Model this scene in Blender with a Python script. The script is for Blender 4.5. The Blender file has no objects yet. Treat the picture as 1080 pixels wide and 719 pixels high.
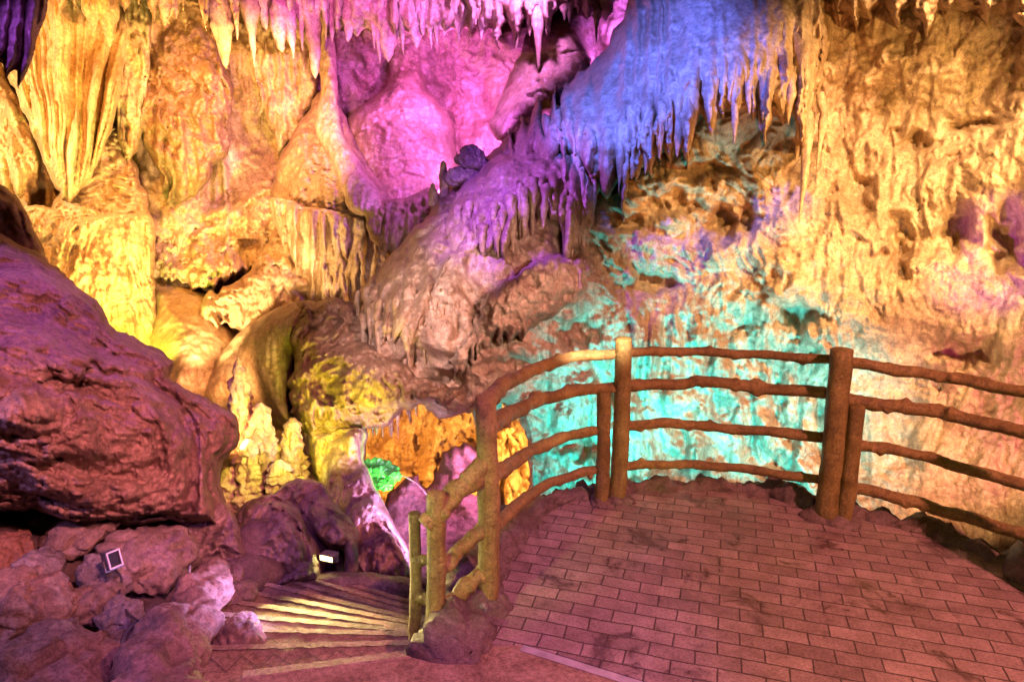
import bpy, bmesh, math, random
import numpy as np
from math import radians

random.seed(5)
scene = bpy.context.scene
COL = scene.collection

# ------------------------------------------------------------------ camera
F = 730.0
TH = radians(13.7)
CAM = np.array([0.0, 0.0, 2.2])
FWD = np.array([0.0, math.cos(TH), -math.sin(TH)])
UPV = np.array([0.0, math.sin(TH), math.cos(TH)])
RGT = np.array([1.0, 0.0, 0.0])


def rays(px, py):
    px = np.asarray(px, float); py = np.asarray(py, float)
    x = (px - 540.0) / F; y = -(py - 359.5) / F
    return FWD + x[..., None] * RGT + y[..., None] * UPV


def at(px, py, D):
    """world point seen at that place of the photograph, D metres along the view axis"""
    return CAM + np.asarray(D, float)[..., None] * rays(px, py)


def ground(px, py, z=0.0):
    d = rays(px, py)
    return CAM + ((z - CAM[2]) / d[2]) * d


def at_y(px, py, Y):
    d = rays(px, py)
    return CAM + (Y / d[1]) * d


def proj(P):
    v = np.asarray(P, float) - CAM
    D = v @ FWD
    return 540 + F * (v @ RGT) / D, 359.5 - F * (v @ UPV) / D


# ------------------------------------------------------------------ noise
_g = np.random.default_rng(11)
GRAD = _g.normal(size=(1024, 3)); GRAD /= np.linalg.norm(GRAD, axis=1)[:, None]
GRAD = GRAD.astype(np.float32)
RNDV = _g.random((1024, 3)).astype(np.float32)


def _hash(x, y, z):
    h = (x.astype(np.uint32) * np.uint32(374761393) + y.astype(np.uint32) * np.uint32(668265263)
         + z.astype(np.uint32) * np.uint32(2246822519))
    h = (h ^ (h >> np.uint32(13))) * np.uint32(1274126177)
    return ((h ^ (h >> np.uint32(16))) & np.uint32(1023)).astype(np.int64)


def perlin(P):
    P = np.asarray(P, np.float32)
    I = np.floor(P).astype(np.int64); f = P - I
    u = f * f * f * (f * (f * 6 - 15) + 10)
    out = 0
    for dx in (0, 1):
        wx = u[:, 0] if dx else 1 - u[:, 0]
        for dy in (0, 1):
            wy = u[:, 1] if dy else 1 - u[:, 1]
            for dz in (0, 1):
                wz = u[:, 2] if dz else 1 - u[:, 2]
                g = GRAD[_hash(I[:, 0] + dx, I[:, 1] + dy, I[:, 2] + dz)]
                d = (f[:, 0] - dx) * g[:, 0] + (f[:, 1] - dy) * g[:, 1] + (f[:, 2] - dz) * g[:, 2]
                out = out + wx * wy * wz * d
    return out * 1.6


def worley(P):
    P = np.asarray(P, np.float32)
    I = np.floor(P).astype(np.int64); f = P - I
    d1 = np.full(len(P), 9.0, np.float32); d2 = d1.copy()
    for dx in (-1, 0, 1):
        for dy in (-1, 0, 1):
            for dz in (-1, 0, 1):
                r = RNDV[_hash(I[:, 0] + dx, I[:, 1] + dy, I[:, 2] + dz)]
                d = (f[:, 0] - dx - r[:, 0]) ** 2 + (f[:, 1] - dy - r[:, 1]) ** 2 + (f[:, 2] - dz - r[:, 2]) ** 2
                d2 = np.where(d < d1, d1, np.minimum(d2, d)); d1 = np.minimum(d1, d)
    return np.sqrt(d1), np.sqrt(d2)


def sc(P, fx, fy, fz, off=0.0):
    return np.asarray(P) * np.array([fx, fy, fz]) + off


def billow(P):
    return np.abs(perlin(P)) * 2 - 0.5


def ridged(P):
    return 0.5 - np.abs(perlin(P)) * 2


def sstep(a, b, x):
    t = np.clip((x - a) / (b - a), 0, 1)
    return t * t * (3 - 2 * t)


# displacement recipes: metres, positive = out of the rock
def warp(P, amp, f, off=0.0):
    return P + amp * np.stack([perlin(P * f + k * 7.3 + off) for k in range(3)], 1)


def fract(P, f, octv=5, gain=0.50, lac=2.13, kind=perlin):
    """rough multi-scale skin, about -0.5..1"""
    out = 0; a = 1.0
    for i in range(octv):
        out = out + a * kind(P * f + i * 3.7); a *= gain; f *= lac
    return out


def pits(P, f, w=0.30):
    """small eroded hollows"""
    f1, f2 = worley(warp(P, 0.35 / f, f * 0.9) * f)
    return -np.clip(1 - f1 / w, 0, 1) ** 1.5


def shingle(P, f, rag=0.35, seed=0.0):
    """dripstone shelves: each swells downward, ends in a ragged lip and steps back"""
    x = sc(P, 1, 1, 0.10, seed)
    ph = P[:, 2] * f + 0.9 * perlin(x * f * 0.55) + 0.55 * perlin(x * f * 1.7 + 3) + rag * perlin(sc(P, f * 5.5, f * 5.5, f * 0.2, seed + 2)) + 0.5 * rag * perlin(sc(P, f * 13, f * 13, f * 0.3, seed + 5))
    u = 1 - (ph - np.floor(ph))          # 0 just under the lip above, 1 at its own lip
    h = np.where(u < 0.90, (u / 0.90) ** 1.3, (1 - u) / 0.10)
    return h - 0.4


def saw(ph):
    u = 1 - (ph - np.floor(ph))
    return np.where(u < 0.88, (u / 0.88) ** 1.4, ((1 - u) / 0.12)) - 0.4


def crag(P, f, off=0.0, edge=0.0):
    """broken faces: every cell a tilted plane with its own step; about -0.5..0.5"""
    Q = np.asarray(P * f + off, np.float32)
    I = np.floor(Q).astype(np.int64)
    best = np.full(len(Q), 9.0, np.float32); d2 = best.copy(); h = np.zeros(len(Q), np.float32)
    for dx in (-1, 0, 1):
        for dy in (-1, 0, 1):
            for dz in (-1, 0, 1):
                k = _hash(I[:, 0] + dx, I[:, 1] + dy, I[:, 2] + dz)
                v = Q - (I + np.array([dx, dy, dz])) - RNDV[k]
                d = (v * v).sum(1)
                g = GRAD[(k * 7 + 3) & 1023]
                hh = (v * g).sum(1) * 0.55 + (RNDV[(k + 11) & 1023, 0] - 0.5) * 0.55
                m = d < best
                d2 = np.where(m, best, np.minimum(d2, d))
                h = np.where(m, hh, h); best = np.where(m, d, best)
    e = np.clip((np.sqrt(d2) - np.sqrt(best)) / 0.10, 0, 1)
    return h * (0.5 + 0.5 * e) - edge * (1 - e)


def d_rough(P, a=1.0, s=1.0):
    P = P * s
    w = warp(P, 0.20, 1.6); w = warp(w, 0.07, 5.0); w = warp(w, 0.025, 15.0)
    m = np.clip(0.5 + 1.6 * perlin(P * 1.05 + 6), 0, 1)
    return 0.78 * a / s * (0.15 * perlin(w * 1.1) + 0.11 * fract(w, 2.2, 6, 0.50, 2.13, perlin) + 0.06 * m * crag(sc(w, 1, 1, .8), 1.9) + 0.03 * fract(sc(w, 1, 1, .35), 6, 4, .5, 2.2, perlin)
                    + 0.07 * m * pits(w, 1.7, .5) + 0.03 * (1 - m) * shingle(w, 3.1, .25))


def d_shelf(P, a=1.0, s=1.0):
    """dripstone wall: runs of vertical drips, a few ragged hanging lips, broken rough patches between"""
    w = warp(P, 0.10, 1.5); w = warp(w, 0.02, 7.0)
    lo = perlin(sc(w, 0.7 * s, 0.7 * s, 0.2 * s, 3)); g7 = perlin(sc(w, 6 * s, 6 * s, 0.22 * s, 14)); g16 = perlin(sc(w, 15 * s, 15 * s, 0.5 * s, 18))
    r3 = perlin(sc(w, 2.9 * s, 2.9 * s, 0.30 * s)); r7 = perlin(sc(w, 7 * s, 7 * s, 0.65 * s, 4)); r16 = perlin(sc(w, 16 * s, 16 * s, 1.7 * s, 8)); r33 = perlin(sc(w, 33 * s, 33 * s, 5.0 * s, 2))
    z = w[:, 2] * s
    k = np.clip(0.45 + 1.9 * perlin(P * 0.85 + 3), 0.0, 1.2)
    k2 = np.clip(2.4 * perlin(P * 1.3 + 13), 0.0, 1.2)
    m = np.clip(0.5 + 2.0 * perlin(P * 1.1 + 21), 0, 1)
    h1 = saw(z * 0.95 + 1.1 * lo + 0.50 * g7 + 0.45 * r3 + 0.16 * g16)
    h2 = saw(z * 2.1 + 1.2 * perlin(sc(w, 1.3 * s, 1.3 * s, 0.35 * s, 9)) + 0.4 * g16 + 0.6 * g7)
    return 0.80 * a / s * (0.15 * perlin(P * 1.0) + 0.095 * k * h1 + 0.045 * k2 * h2 + 0.085 * r3 + 0.050 * r7 * (.5 + m) + 0.022 * r16 * (.4 + m) + 0.009 * r33
                    + 0.075 * (1.25 - m) * fract(w, 2.6, 6, .49, 2.13, perlin) + 0.03 * (1 - m) * shingle(w, 4.0 * s, .3, 6.0) + 0.05 * pits(w, 1.7, .42))


def d_popcorn(P, a=1.0, s=1.0):
    P = warp(P, 0.05, 4)
    g1, g2 = worley(P * 27 * s + 5)
    return a * (0.06 * perlin(P * 1.6) + 0.016 * (0.6 - g1) + 0.04 * fract(P, 3, 6, .5, 2.13, perlin))


def d_flute(P, a=1.0, s=1.0, v=0.10):
    wob = 0.11 * np.stack([perlin(sc(P, 1.3, 1.3, 1.1, 4.0)), perlin(sc(P, 1.3, 1.3, 1.1, 9.0)), np.zeros(len(P))], 1)
    wob = wob + 0.010 * np.stack([perlin(sc(P, 5, 5, 3.2, 4.0)), perlin(sc(P, 5, 5, 3.2, 9.0)), np.zeros(len(P))], 1)
    Q = P + wob
    k = 0.55 + 0.9 * np.clip(perlin(P * 1.2 + 8) + 0.3, 0, 1)
    return a / s * (0.14 * billow(sc(Q, 3.2 * s, 3.2 * s, 3.2 * s * v)) + k * 0.075 * billow(sc(Q, 8.5 * s, 8.5 * s, 8.5 * s * v, 2))
                    + k * 0.026 * billow(sc(Q, 20 * s, 20 * s, 20 * s * v * 1.6, 5)) + 0.016 * fract(sc(P, 1, 1, 0.6), 13, 3) + 0.006 * perlin(sc(P, 4, 4, 13, 2)))


def d_drip(P, a=1.0, s=1.0):
    return d_shelf(P, a, s)


def d_layer(P, a=1.0, s=1.0):
    w = warp(P, 0.12, 2.3); w = warp(w, 0.03, 8)
    f1, f2 = worley(sc(w, 2.6 * s, 2.6 * s, 8.0 * s))
    return a / s * (0.13 * (0.6 - f1) + 0.07 * billow(sc(w, 3 * s, 3 * s, 11 * s)) + 0.03 * fract(sc(w, .7, .7, 1.2), 9, 4, .6))


def d_smooth(P, a=1.0, s=1.0, v=0.35):
    k = np.clip(perlin(P * 1.3 + 5) + 0.35, 0.05, 1)
    return a / s * (0.16 * perlin(P * 0.9 * s) + 0.05 * perlin(sc(P, 2.6 * s, 2.6 * s, 2.6 * s * v)) + 0.024 * billow(sc(P, 9 * s, 9 * s, 9 * s * v))
                    + 0.016 * fract(P, 10, 4, .62) * k + 0.008 * billow(sc(P, 5, 5, 17)) + 0.03 * pits(P, 3.0, .2))


def d_boulder(P, a=1.0, s=1.0):
    w = warp(P * s, 0.16, 1.1); w = warp(w, 0.05, 4.3); w = warp(w, 0.018, 13)
    m = np.clip(0.45 + 1.8 * perlin(P * 1.2 + 2), 0, 1)
    return a / s * (0.18 * perlin(w * 0.8) + 0.20 * crag(w, 0.95, 2, .10) + 0.095 * (.3 + m) * crag(sc(w, 1, 1, 1.3), 2.4, 5) + 0.035 * (1.2 - m) * crag(w, 6.0, 8) + 0.085 * fract(w, 2.2, 7, 0.49, 2.13, perlin)
                    + 0.05 * pits(w, 2.0, .45) + 0.022 * pits(w, 6.5, .42) + .012 * crag(w, 14, 4))


# ------------------------------------------------------------------ mesh plumbing
def mesh_np(name, V, quads, mat, parent=None, smooth=True):
    V = np.asarray(V, np.float64)
    origin = np.array([V[:, 0].mean(), V[:, 1].mean(), V[:, 2].min()])
    me = bpy.data.meshes.new(name)
    n, m = len(V), len(quads)
    k = quads.shape[1]
    me.vertices.add(n); me.vertices.foreach_set("co", (V - origin).astype(np.float32).ravel())
    me.loops.add(m * k); me.loops.foreach_set("vertex_index", quads.astype(np.int32).ravel())
    me.polygons.add(m); me.polygons.foreach_set("loop_start", np.arange(0, m * k, k, dtype=np.int32))
    me.polygons.foreach_set("use_smooth", np.full(m, smooth, dtype=bool))
    me.update(calc_edges=True)
    me.materials.append(mat)
    o = bpy.data.objects.new(name, me)
    COL.objects.link(o)
    o.location = origin
    if parent is not None:
        o.parent = parent
        o.location = origin - np.array(parent.location)
    return o


def tag(o, label=None, cat=None, group=None, kind=None):
    if label: o["label"] = label
    if cat: o["category"] = cat
    if group: o["group"] = group
    if kind: o["kind"] = kind
    return o


def empty(name, loc):
    o = bpy.data.objects.new(name, None)
    o.location = tuple(float(c) for c in loc); o.empty_display_size = 0.1
    COL.objects.link(o)
    return o


class MB:
    def __init__(self):
        self.v = []; self.q = []; self.n = 0

    def add(self, V, Q):
        V = np.asarray(V, float); Q = np.asarray(Q, int)
        self.v.append(V); self.q.append(Q + self.n); self.n += len(V)

    def build(self, name, mat, parent=None, smooth=True):
        return mesh_np(name, np.concatenate(self.v), np.concatenate(self.q), mat, parent, smooth)


def grid_quads(nr, ns, closed=True):
    q = []
    for i in range(nr - 1):
        for j in range(ns if closed else ns - 1):
            j2 = (j + 1) % ns
            q.append((i * ns + j, i * ns + j2, (i + 1) * ns + j2, (i + 1) * ns + j))
    return np.array(q)


def frame_path(path):
    path = np.asarray(path, float)
    t = np.gradient(path, axis=0); t /= np.linalg.norm(t, axis=1)[:, None]
    up = np.array([0, 0, 1.0]) if abs(t[0][2]) < 0.8 else np.array([0, 1.0, 0])
    A = []; B = []
    for k in range(len(path)):
        a = np.cross(t[k], up); a /= np.linalg.norm(a)
        b = np.cross(a, t[k]); up = b
        A.append(a); B.append(b)
    return t, np.array(A), np.array(B)


def resample(pts, n):
    """Catmull-Rom through the points"""
    P = np.asarray(pts, float)
    if len(P) == 2:
        return P[0] + (P[1] - P[0]) * np.linspace(0, 1, n)[:, None]
    E = np.vstack([2 * P[0] - P[1], P, 2 * P[-1] - P[-2]])
    out = []
    for u in np.linspace(0, len(P) - 1 - 1e-9, n):
        i = int(u); f = u - i
        p0, p1, p2, p3 = E[i], E[i + 1], E[i + 2], E[i + 3]
        out.append(0.5 * (2 * p1 + (p2 - p0) * f + (2 * p0 - 5 * p1 + 4 * p2 - p3) * f * f + (3 * p1 - p0 - 3 * p2 + p3) * f ** 3))
    return np.array(out)


def tube_vq(path, rad, ns=16, rough=0.0, freq=9.0, seed=0.0, knots=None, cap=True):
    """a closed rod along a path, with an uneven skin; knots = [(where 0..1, angle, size)]"""
    path = np.asarray(path, float); n = len(path)
    rad = np.broadcast_to(np.asarray(rad, float), (n,)).copy()
    t, A, B = frame_path(path)
    ang = np.linspace(0, 2 * math.pi, ns, endpoint=False)
    dirs = A[:, None, :] * np.cos(ang)[None, :, None] + B[:, None, :] * np.sin(ang)[None, :, None]
    R_ = np.broadcast_to(rad[:, None], (n, ns)).copy()
    base = path[:, None, :] + dirs * R_[..., None]
    if rough:
        flat = base.reshape(-1, 3)
        stretch = flat * freq + seed
        R_ = R_ * (1 + rough * (perlin(stretch) * 0.8 + 0.45 * billow(stretch * 2.3 + 4)).reshape(n, ns))
    s = np.linspace(0, 1, n)
    L = np.linalg.norm(np.diff(path, axis=0), axis=1).sum()
    for (w, a, k) in knots or ():
        da = (ang - a + math.pi) % (2 * math.pi) - math.pi
        g = np.exp(-((s[:, None] - w) * L / (rad.mean() * 0.75)) ** 2 - (da[None, :] / 0.6) ** 2)
        R_ = R_ + g * k
    V = (path[:, None, :] + dirs * R_[..., None]).reshape(-1, 3)
    Q = grid_quads(n, ns)
    if cap:
        V = list(V)
        extra = []
        for end, sgn in ((0, -1), (n - 1, 1)):
            ring0 = end * ns
            prev = [ring0 + j for j in range(ns)]
            for f_, push in ((0.80, 0.10), (0.35, 0.16)):
                new = []
                for j in range(ns):
                    p = path[end] + (V[ring0 + j] - path[end]) * f_ + t[end] * sgn * rad[end] * push
                    new.append(len(V)); V.append(p)
                for j in range(ns):
                    j2 = (j + 1) % ns
                    extra.append((prev[j], prev[j2], new[j2], new[j]) if sgn > 0 else (prev[j2], prev[j], new[j], new[j2]))
                prev = new
            c = len(V); V.append(path[end] + t[end] * sgn * rad[end] * 0.17)
            for j in range(0, ns, 2):
                a_, b_, c_ = prev[j], prev[(j + 1) % ns], prev[(j + 2) % ns]
                extra.append((a_, b_, c_, c) if sgn > 0 else (c_, b_, a_, c))
        Q = np.vstack([Q, np.array(extra)]); V = np.array(V)
    return V, Q


def box_vq(c, s, rot=None):
    c = np.asarray(c, float); s = np.asarray(s, float) / 2
    v = np.array([[x, y, z] for x in (-1, 1) for y in (-1, 1) for z in (-1, 1)], float) * s
    if rot is not None: v = v @ np.asarray(rot).T
    q = [(0, 1, 3, 2), (4, 6, 7, 5), (0, 4, 5, 1), (2, 3, 7, 6), (0, 2, 6, 4), (1, 5, 7, 3)]
    return v + c, np.array(q)


# ------------------------------------------------------------------ rock sheets
def smooth_poly(pts, sub=7):
    P = np.asarray(pts, float); n = len(P); out = []
    for i in range(n):
        p0, p1, p2, p3 = P[i - 1], P[i], P[(i + 1) % n], P[(i + 2) % n]
        for f in np.linspace(0, 1, sub, endpoint=False):
            out.append(0.5 * (2 * p1 + (p2 - p0) * f + (2 * p0 - 5 * p1 + 4 * p2 - p3) * f * f + (3 * p1 - p0 - 3 * p2 + p3) * f ** 3))
    return np.array(out)


def sdf_poly(poly, x, y):
    """signed distance, positive inside"""
    d = np.full(x.shape, 1e9); inside = np.zeros(x.shape, bool)
    n = len(poly)
    for i in range(n):
        ax, ay = poly[i]; bx, by = poly[(i + 1) % n]
        ex, ey = bx - ax, by - ay
        L = ex * ex + ey * ey + 1e-9
        t = np.clip(((x - ax) * ex + (y - ay) * ey) / L, 0, 1)
        d = np.minimum(d, (x - ax - ex * t) ** 2 + (y - ay - ey * t) ** 2)
        c = (ay > y) != (by > y)
        if abs(ey) > 1e-9:
            inside ^= c & (x < ex * (y - ay) / ey + ax)
    return np.where(inside, 1, -1) * np.sqrt(d)


def ctrl(pts):
    """smooth depth field through (x, y, D) points"""
    A = np.asarray(pts, float); X = A[:, :2] / 100.0; v = A[:, 2]
    n = len(A)
    if n == 1:
        return lambda x, y: np.full(np.shape(x), v[0])
    ph = lambda r: np.sqrt(r * r + 0.15)
    r = np.linalg.norm(X[:, None] - X[None], axis=2)
    M = np.zeros((n + 1, n + 1)); M[:n, :n] = ph(r) + 0.01 * np.eye(n); M[:n, n] = 1; M[n, :n] = 1
    w = np.linalg.solve(M, np.append(v, 0))

    def f(x, y):
        out = np.full(np.shape(x), w[n])
        for i in range(n):
            out = out + w[i] * ph(np.hypot(x / 100.0 - X[i, 0], y / 100.0 - X[i, 1]))
        return out
    return f


def tooth_profile(seed, amp, wl, lo=-400, hi=1500):
    r = np.random.default_rng(seed)
    xs = [lo]; hs = []
    while xs[-1] < hi:
        xs.append(xs[-1] + wl * r.uniform(0.45, 1.6)); hs.append(r.uniform(0.15, 1.0) ** 1.3)
    xs = np.array(xs); hs = np.array(hs)

    def T(x):
        i = np.clip(np.searchsorted(xs, x) - 1, 0, len(hs) - 1)
        u = (x - xs[i]) / (xs[i + 1] - xs[i])
        return amp * hs[i] * (1 - np.abs(2 * u - 1)) ** 1.15, (1 - np.abs(2 * u - 1)) * (0.5 + 0.5 * hs[i])
    return T


def relief(name, poly, D, disp, mat, step=2.0, fillet=(22, 0.35), bulge=(0.0, 60), jag=2.5, teeth=None,
           skirt=0.5, parent=None, smooth=True, seed=0, cut=None, coarse=0.97):
    """one rock mass: an outline at its own distance, a rounded body, a worked surface, flanks and a back"""
    poly = smooth_poly(poly) if smooth else np.asarray(poly, float)
    x0, y0 = poly.min(0) - 8; x1, y1 = poly.max(0) + 8
    if teeth: y1 += teeth[0]
    nx = int((x1 - x0) / step) + 2; ny = int((y1 - y0) / step) + 2
    gx, gy = np.meshgrid(x0 + step * np.arange(nx), y0 + step * np.arange(ny))
    fl = lambda a: np.stack([a[0].ravel(), a[1].ravel(), np.full(a[0].size, seed * 3.7 + 0.5)], 1)
    wx = gx; wy = gy
    if jag:
        n1 = perlin(fl((gx / 24, gy / 24))).reshape(gx.shape); n2 = perlin(fl((gx / 24 + 50, gy / 24))).reshape(gx.shape)
        m1 = perlin(fl((gx / 9, gy / 9))).reshape(gx.shape); m2 = perlin(fl((gx / 9 + 50, gy / 9))).reshape(gx.shape)
        wx = gx + jag * (n1 + 0.5 * m1); wy = gy + jag * (n2 + 0.5 * m2)
    ridge = 0
    if teeth:
        T = tooth_profile(seed + 31, teeth[0], teeth[1])
        lean = teeth[2] if len(teeth) > 2 else 0.0
        tx = wx + lean * (wy - y0) + 5 * perlin(fl((gx / 40, gy / 70))).reshape(gx.shape)
        amp, ridge = T(tx)
        hgt = max(y1 - y0, 1.0)
        wy = wy - amp * sstep(0.25, 0.7, (wy - y0) / hgt)
    s = sdf_poly(poly, wx, wy)
    if cut is not None: s = np.minimum(s, cut(gx, gy))
    ins = s > 0
    near = np.zeros_like(ins)
    near[:-1, :-1] = ins[:-1, :-1] | ins[1:, :-1] | ins[:-1, 1:] | ins[1:, 1:]
    cy, cx = np.nonzero(near[:-1, :-1])
    gsy, gsx = np.gradient(s, step)
    gl = np.maximum(np.hypot(gsx, gsy), 0.3)
    mv = np.where(s < 0, np.clip(-s, 0, 1.5 * step), 0)
    X = gx + mv * gsx / gl; Y = gy + mv * gsy / gl
    sp = np.maximum(s, 0)
    Df = D(X, Y) if callable(D) else np.full(X.shape, float(D))
    B, bw = bulge
    if B:
        t = np.clip(sp / bw, 0, 1); Df = Df - B * np.sqrt(np.clip(1 - (1 - t) ** 2, 0, 1)) + B * 0.6
    w, back = fillet
    t = np.clip(sp / w, 0, 1)
    Df = Df + back * (1 - np.sqrt(np.clip(1 - (1 - t) ** 2, 0, 1)))
    if teeth:
        Df = Df - (teeth[3] if len(teeth) > 3 else 0.10) * (ridge - 0.4) * sstep(0.0, 0.4, (gy - y0) / hgt) * (0.2 + 0.8 * sstep(75, 14, sp))
    idx = -np.ones(X.shape, int)
    q = np.stack([cy * nx + cx, (cy + 1) * nx + cx, (cy + 1) * nx + cx + 1, cy * nx + cx + 1], 1)
    used = np.unique(q)
    remap = -np.ones(X.size, int); remap[used] = np.arange(len(used))
    q = remap[q]
    px = X.ravel()[used]; py = Y.ravel()[used]; Dv = Df.ravel()[used]
    P = at(px, py, Dv)
    h = disp(P) if disp.__code__.co_argcount == 1 else disp(P, px, py)
    ef = sstep(0, 1, np.clip(sp.ravel()[used] / 6.0, 0, 1)) * 0.75 + 0.25
    P = at(px, py, Dv - h * ef * coarse)
    N = np.zeros_like(P)
    fn = np.cross(P[q[:, 2]] - P[q[:, 0]], P[q[:, 3]] - P[q[:, 1]])
    for k in range(4): np.add.at(N, q[:, k], fn)
    N /= np.linalg.norm(N, axis=1)[:, None] + 1e-12
    P = P + N * (h * ef * (1 - coarse))[:, None]
    # flanks
    e = np.concatenate([q[:, [0, 1]], q[:, [1, 2]], q[:, [2, 3]], q[:, [3, 0]]])
    key = np.sort(e, 1); key = key[:, 0] * len(P) + key[:, 1]
    u, inv, cnt = np.unique(key, return_inverse=True, return_counts=True)
    be = e[cnt[inv] == 1]
    bv = np.unique(be); m2 = -np.ones(len(P), int); m2[bv] = len(P) + np.arange(len(bv))
    vd = P[bv] - CAM; dl = np.linalg.norm(vd, axis=1)[:, None]
    Pb = P[bv] + vd / dl * skirt
    flank = np.stack([be[:, 1], be[:, 0], m2[be[:, 0]], m2[be[:, 1]]], 1)
    P = np.vstack([P, Pb]); q = np.vstack([q, flank])
    return mesh_np(name, P, q, mat, parent)


def stalactite(name, px, py, L, wpx, D, mat, parent=None, lean=0.0, up=False, seed=None, blunt=0.8, flare=0.0, bend=1.4):
    """a tapering fluted cone: root at (px, py), L pixels long, wpx wide"""
    r = random.Random(seed if seed is not None else int(px * 37 + py * 11))
    root = at(px, py, D); m = D / F
    h = L * m / math.cos(TH); rad = wpx * m / 2
    n = 22; ns = 14
    t = np.linspace(0, 1, n)
    sg = 1 if up else -1
    path = np.stack([root[0] + lean * h * t + 0.04 * rad * np.sin(t * 5 + r.random() * 6), np.full(n, root[1]) + 0.1 * rad * np.sin(t * 4 + r.random() * 6) + (0 if up else 1) * (rad * bend + 0.03) * np.clip(1 - t / 0.36, 0, 1) ** 2,
                     root[2] + sg * h * (t - (0.12 if up else 0.25)) / (1 if up else 0.8)], 1)
    R_ = rad * ((1 - t) ** blunt * 0.93 + 0.05) * (1 + 0.12 * np.sin(t * 9 + r.random() * 6))
    if not up: R_ = R_ * (1 + flare * np.clip(1 - t / 0.3, 0, 1) ** 2)
    V, Q = tube_vq(path, R_, ns, 0.0, cap=False)
    nz = perlin(sc(V, 10 / (rad * 9 + .2), 10 / (rad * 9 + .2), 2.0 / (rad * 9 + .2), px * .1)) * 0.55 + perlin(sc(V, 9, 9, 14, px)) * 0.30 + 0.10 * perlin(V * 30)
    c = np.repeat(path, ns, axis=0)
    V = c + (V - c) * (1 + nz)[:, None]
    tip = np.vstack([V, path[-1:] + np.array([[0, 0, sg * R_[-1] * 1.5]])])
    k = len(V); b = (n - 1) * ns
    capq = [(b + j, b + (j + 1) % ns, b + (j + 2) % ns, k) for j in range(0, ns, 2)]
    return mesh_np(name, tip, np.vstack([Q, np.array(capq)]), mat, parent)


_ico = {}


def ico(sub):
    if sub not in _ico:
        bm = bmesh.new(); bmesh.ops.create_icosphere(bm, subdivisions=sub, radius=1.0)
        bm.verts.ensure_lookup_table()
        _ico[sub] = (np.array([v.co[:] for v in bm.verts]), np.array([[v.index for v in f.verts] for f in bm.faces])); bm.free()
    return _ico[sub]


def rock(name, c, size, mat, seed=0, rot=0.0, tilt=0.0, sub=5, facet=0.6, rough=1.0, parent=None):
    """a broken block: a soft-cut polyhedron with a weathered skin"""
    U, Q = ico(sub)
    r = np.random.default_rng(seed + 100)
    nrm = r.normal(size=(16, 3)); nrm /= np.linalg.norm(nrm, axis=1)[:, None]
    off = r.uniform(0.60, 0.92, 16)
    dots = np.maximum(U @ nrm.T, 0.02)
    lim = (off[None] / dots)
    k = 9.0 + 26 * facet
    rr = -np.log(np.exp(-k * np.minimum(lim, 2.0)).sum(1) + math.exp(-k * 1.0)) / k
    rr = facet * rr + (1 - facet) * 0.9
    size = np.asarray(size, float)
    V = U * rr[:, None] * size
    g = size.mean()
    W = warp(V / g, 0.2, 1.5, seed)
    h = rough * g * (0.16 * perlin(W * 1.2 + seed) + 0.26 * crag(W, 1.5, seed) + 0.10 * crag(W, 4.0, seed + 3) + 0.12 * fract(W, 2.2, 6, .5, 2.2, perlin) + 0.08 * pits(W, 1.8, .4) + .035 * crag(W, 9.0, seed))
    V = V + U * h[:, None]
    ca, sa = math.cos(rot), math.sin(rot); cb, sb = math.cos(tilt), math.sin(tilt)
    V = V @ np.array([[cb, 0, sb], [0, 1, 0], [-sb, 0, cb]]).T @ np.array([[ca, -sa, 0], [sa, ca, 0], [0, 0, 1]]).T
    return mesh_np(name, V + np.asarray(c), Q, mat, parent)


def spire(name, px, yb, yt, wb, wt, D, mat, parent, seed=0, layers=9):
    """a stalagmite of stacked knobbly tiers"""
    m = D / F
    B = at(px[0], yb, D); T = at_y(px[1], yt, B[1])
    n, ns = 90, 48
    t = np.linspace(0, 1, n)
    path = B + (T - B) * t[:, None]
    u = (t * layers * 1.5 + 0.3 * np.sin(t * 17 + seed)) % 1.0
    rad = m / 2 * (wb + (wt - wb) * t ** 0.8) * (0.88 + 0.22 * np.where(u < .2, u / .2, (1 - (u - .2) / .8) ** .7))
    rad[-8:] *= np.sqrt(np.linspace(1, 0.05, 8))
    V, Q = tube_vq(path, rad, ns, 0.0, cap=False)
    c = np.repeat(path, ns, axis=0); d = V - c; r = np.linalg.norm(d, axis=1)[:, None]; d = d / (r + 1e-6)
    h = 0.40 * perlin(V * 5 + seed) + 0.40 * perlin(sc(V, 11, 11, 9, seed)) + 0.35 * ridged(sc(V, 14, 14, 7, seed)) + .22 * perlin(V * 27) + .3 * pits(V, 9, .4)
    return mesh_np(name, V + d * (h[:, None] * np.minimum(r, 0.14) * 0.85), Q, mat, parent)


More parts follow.
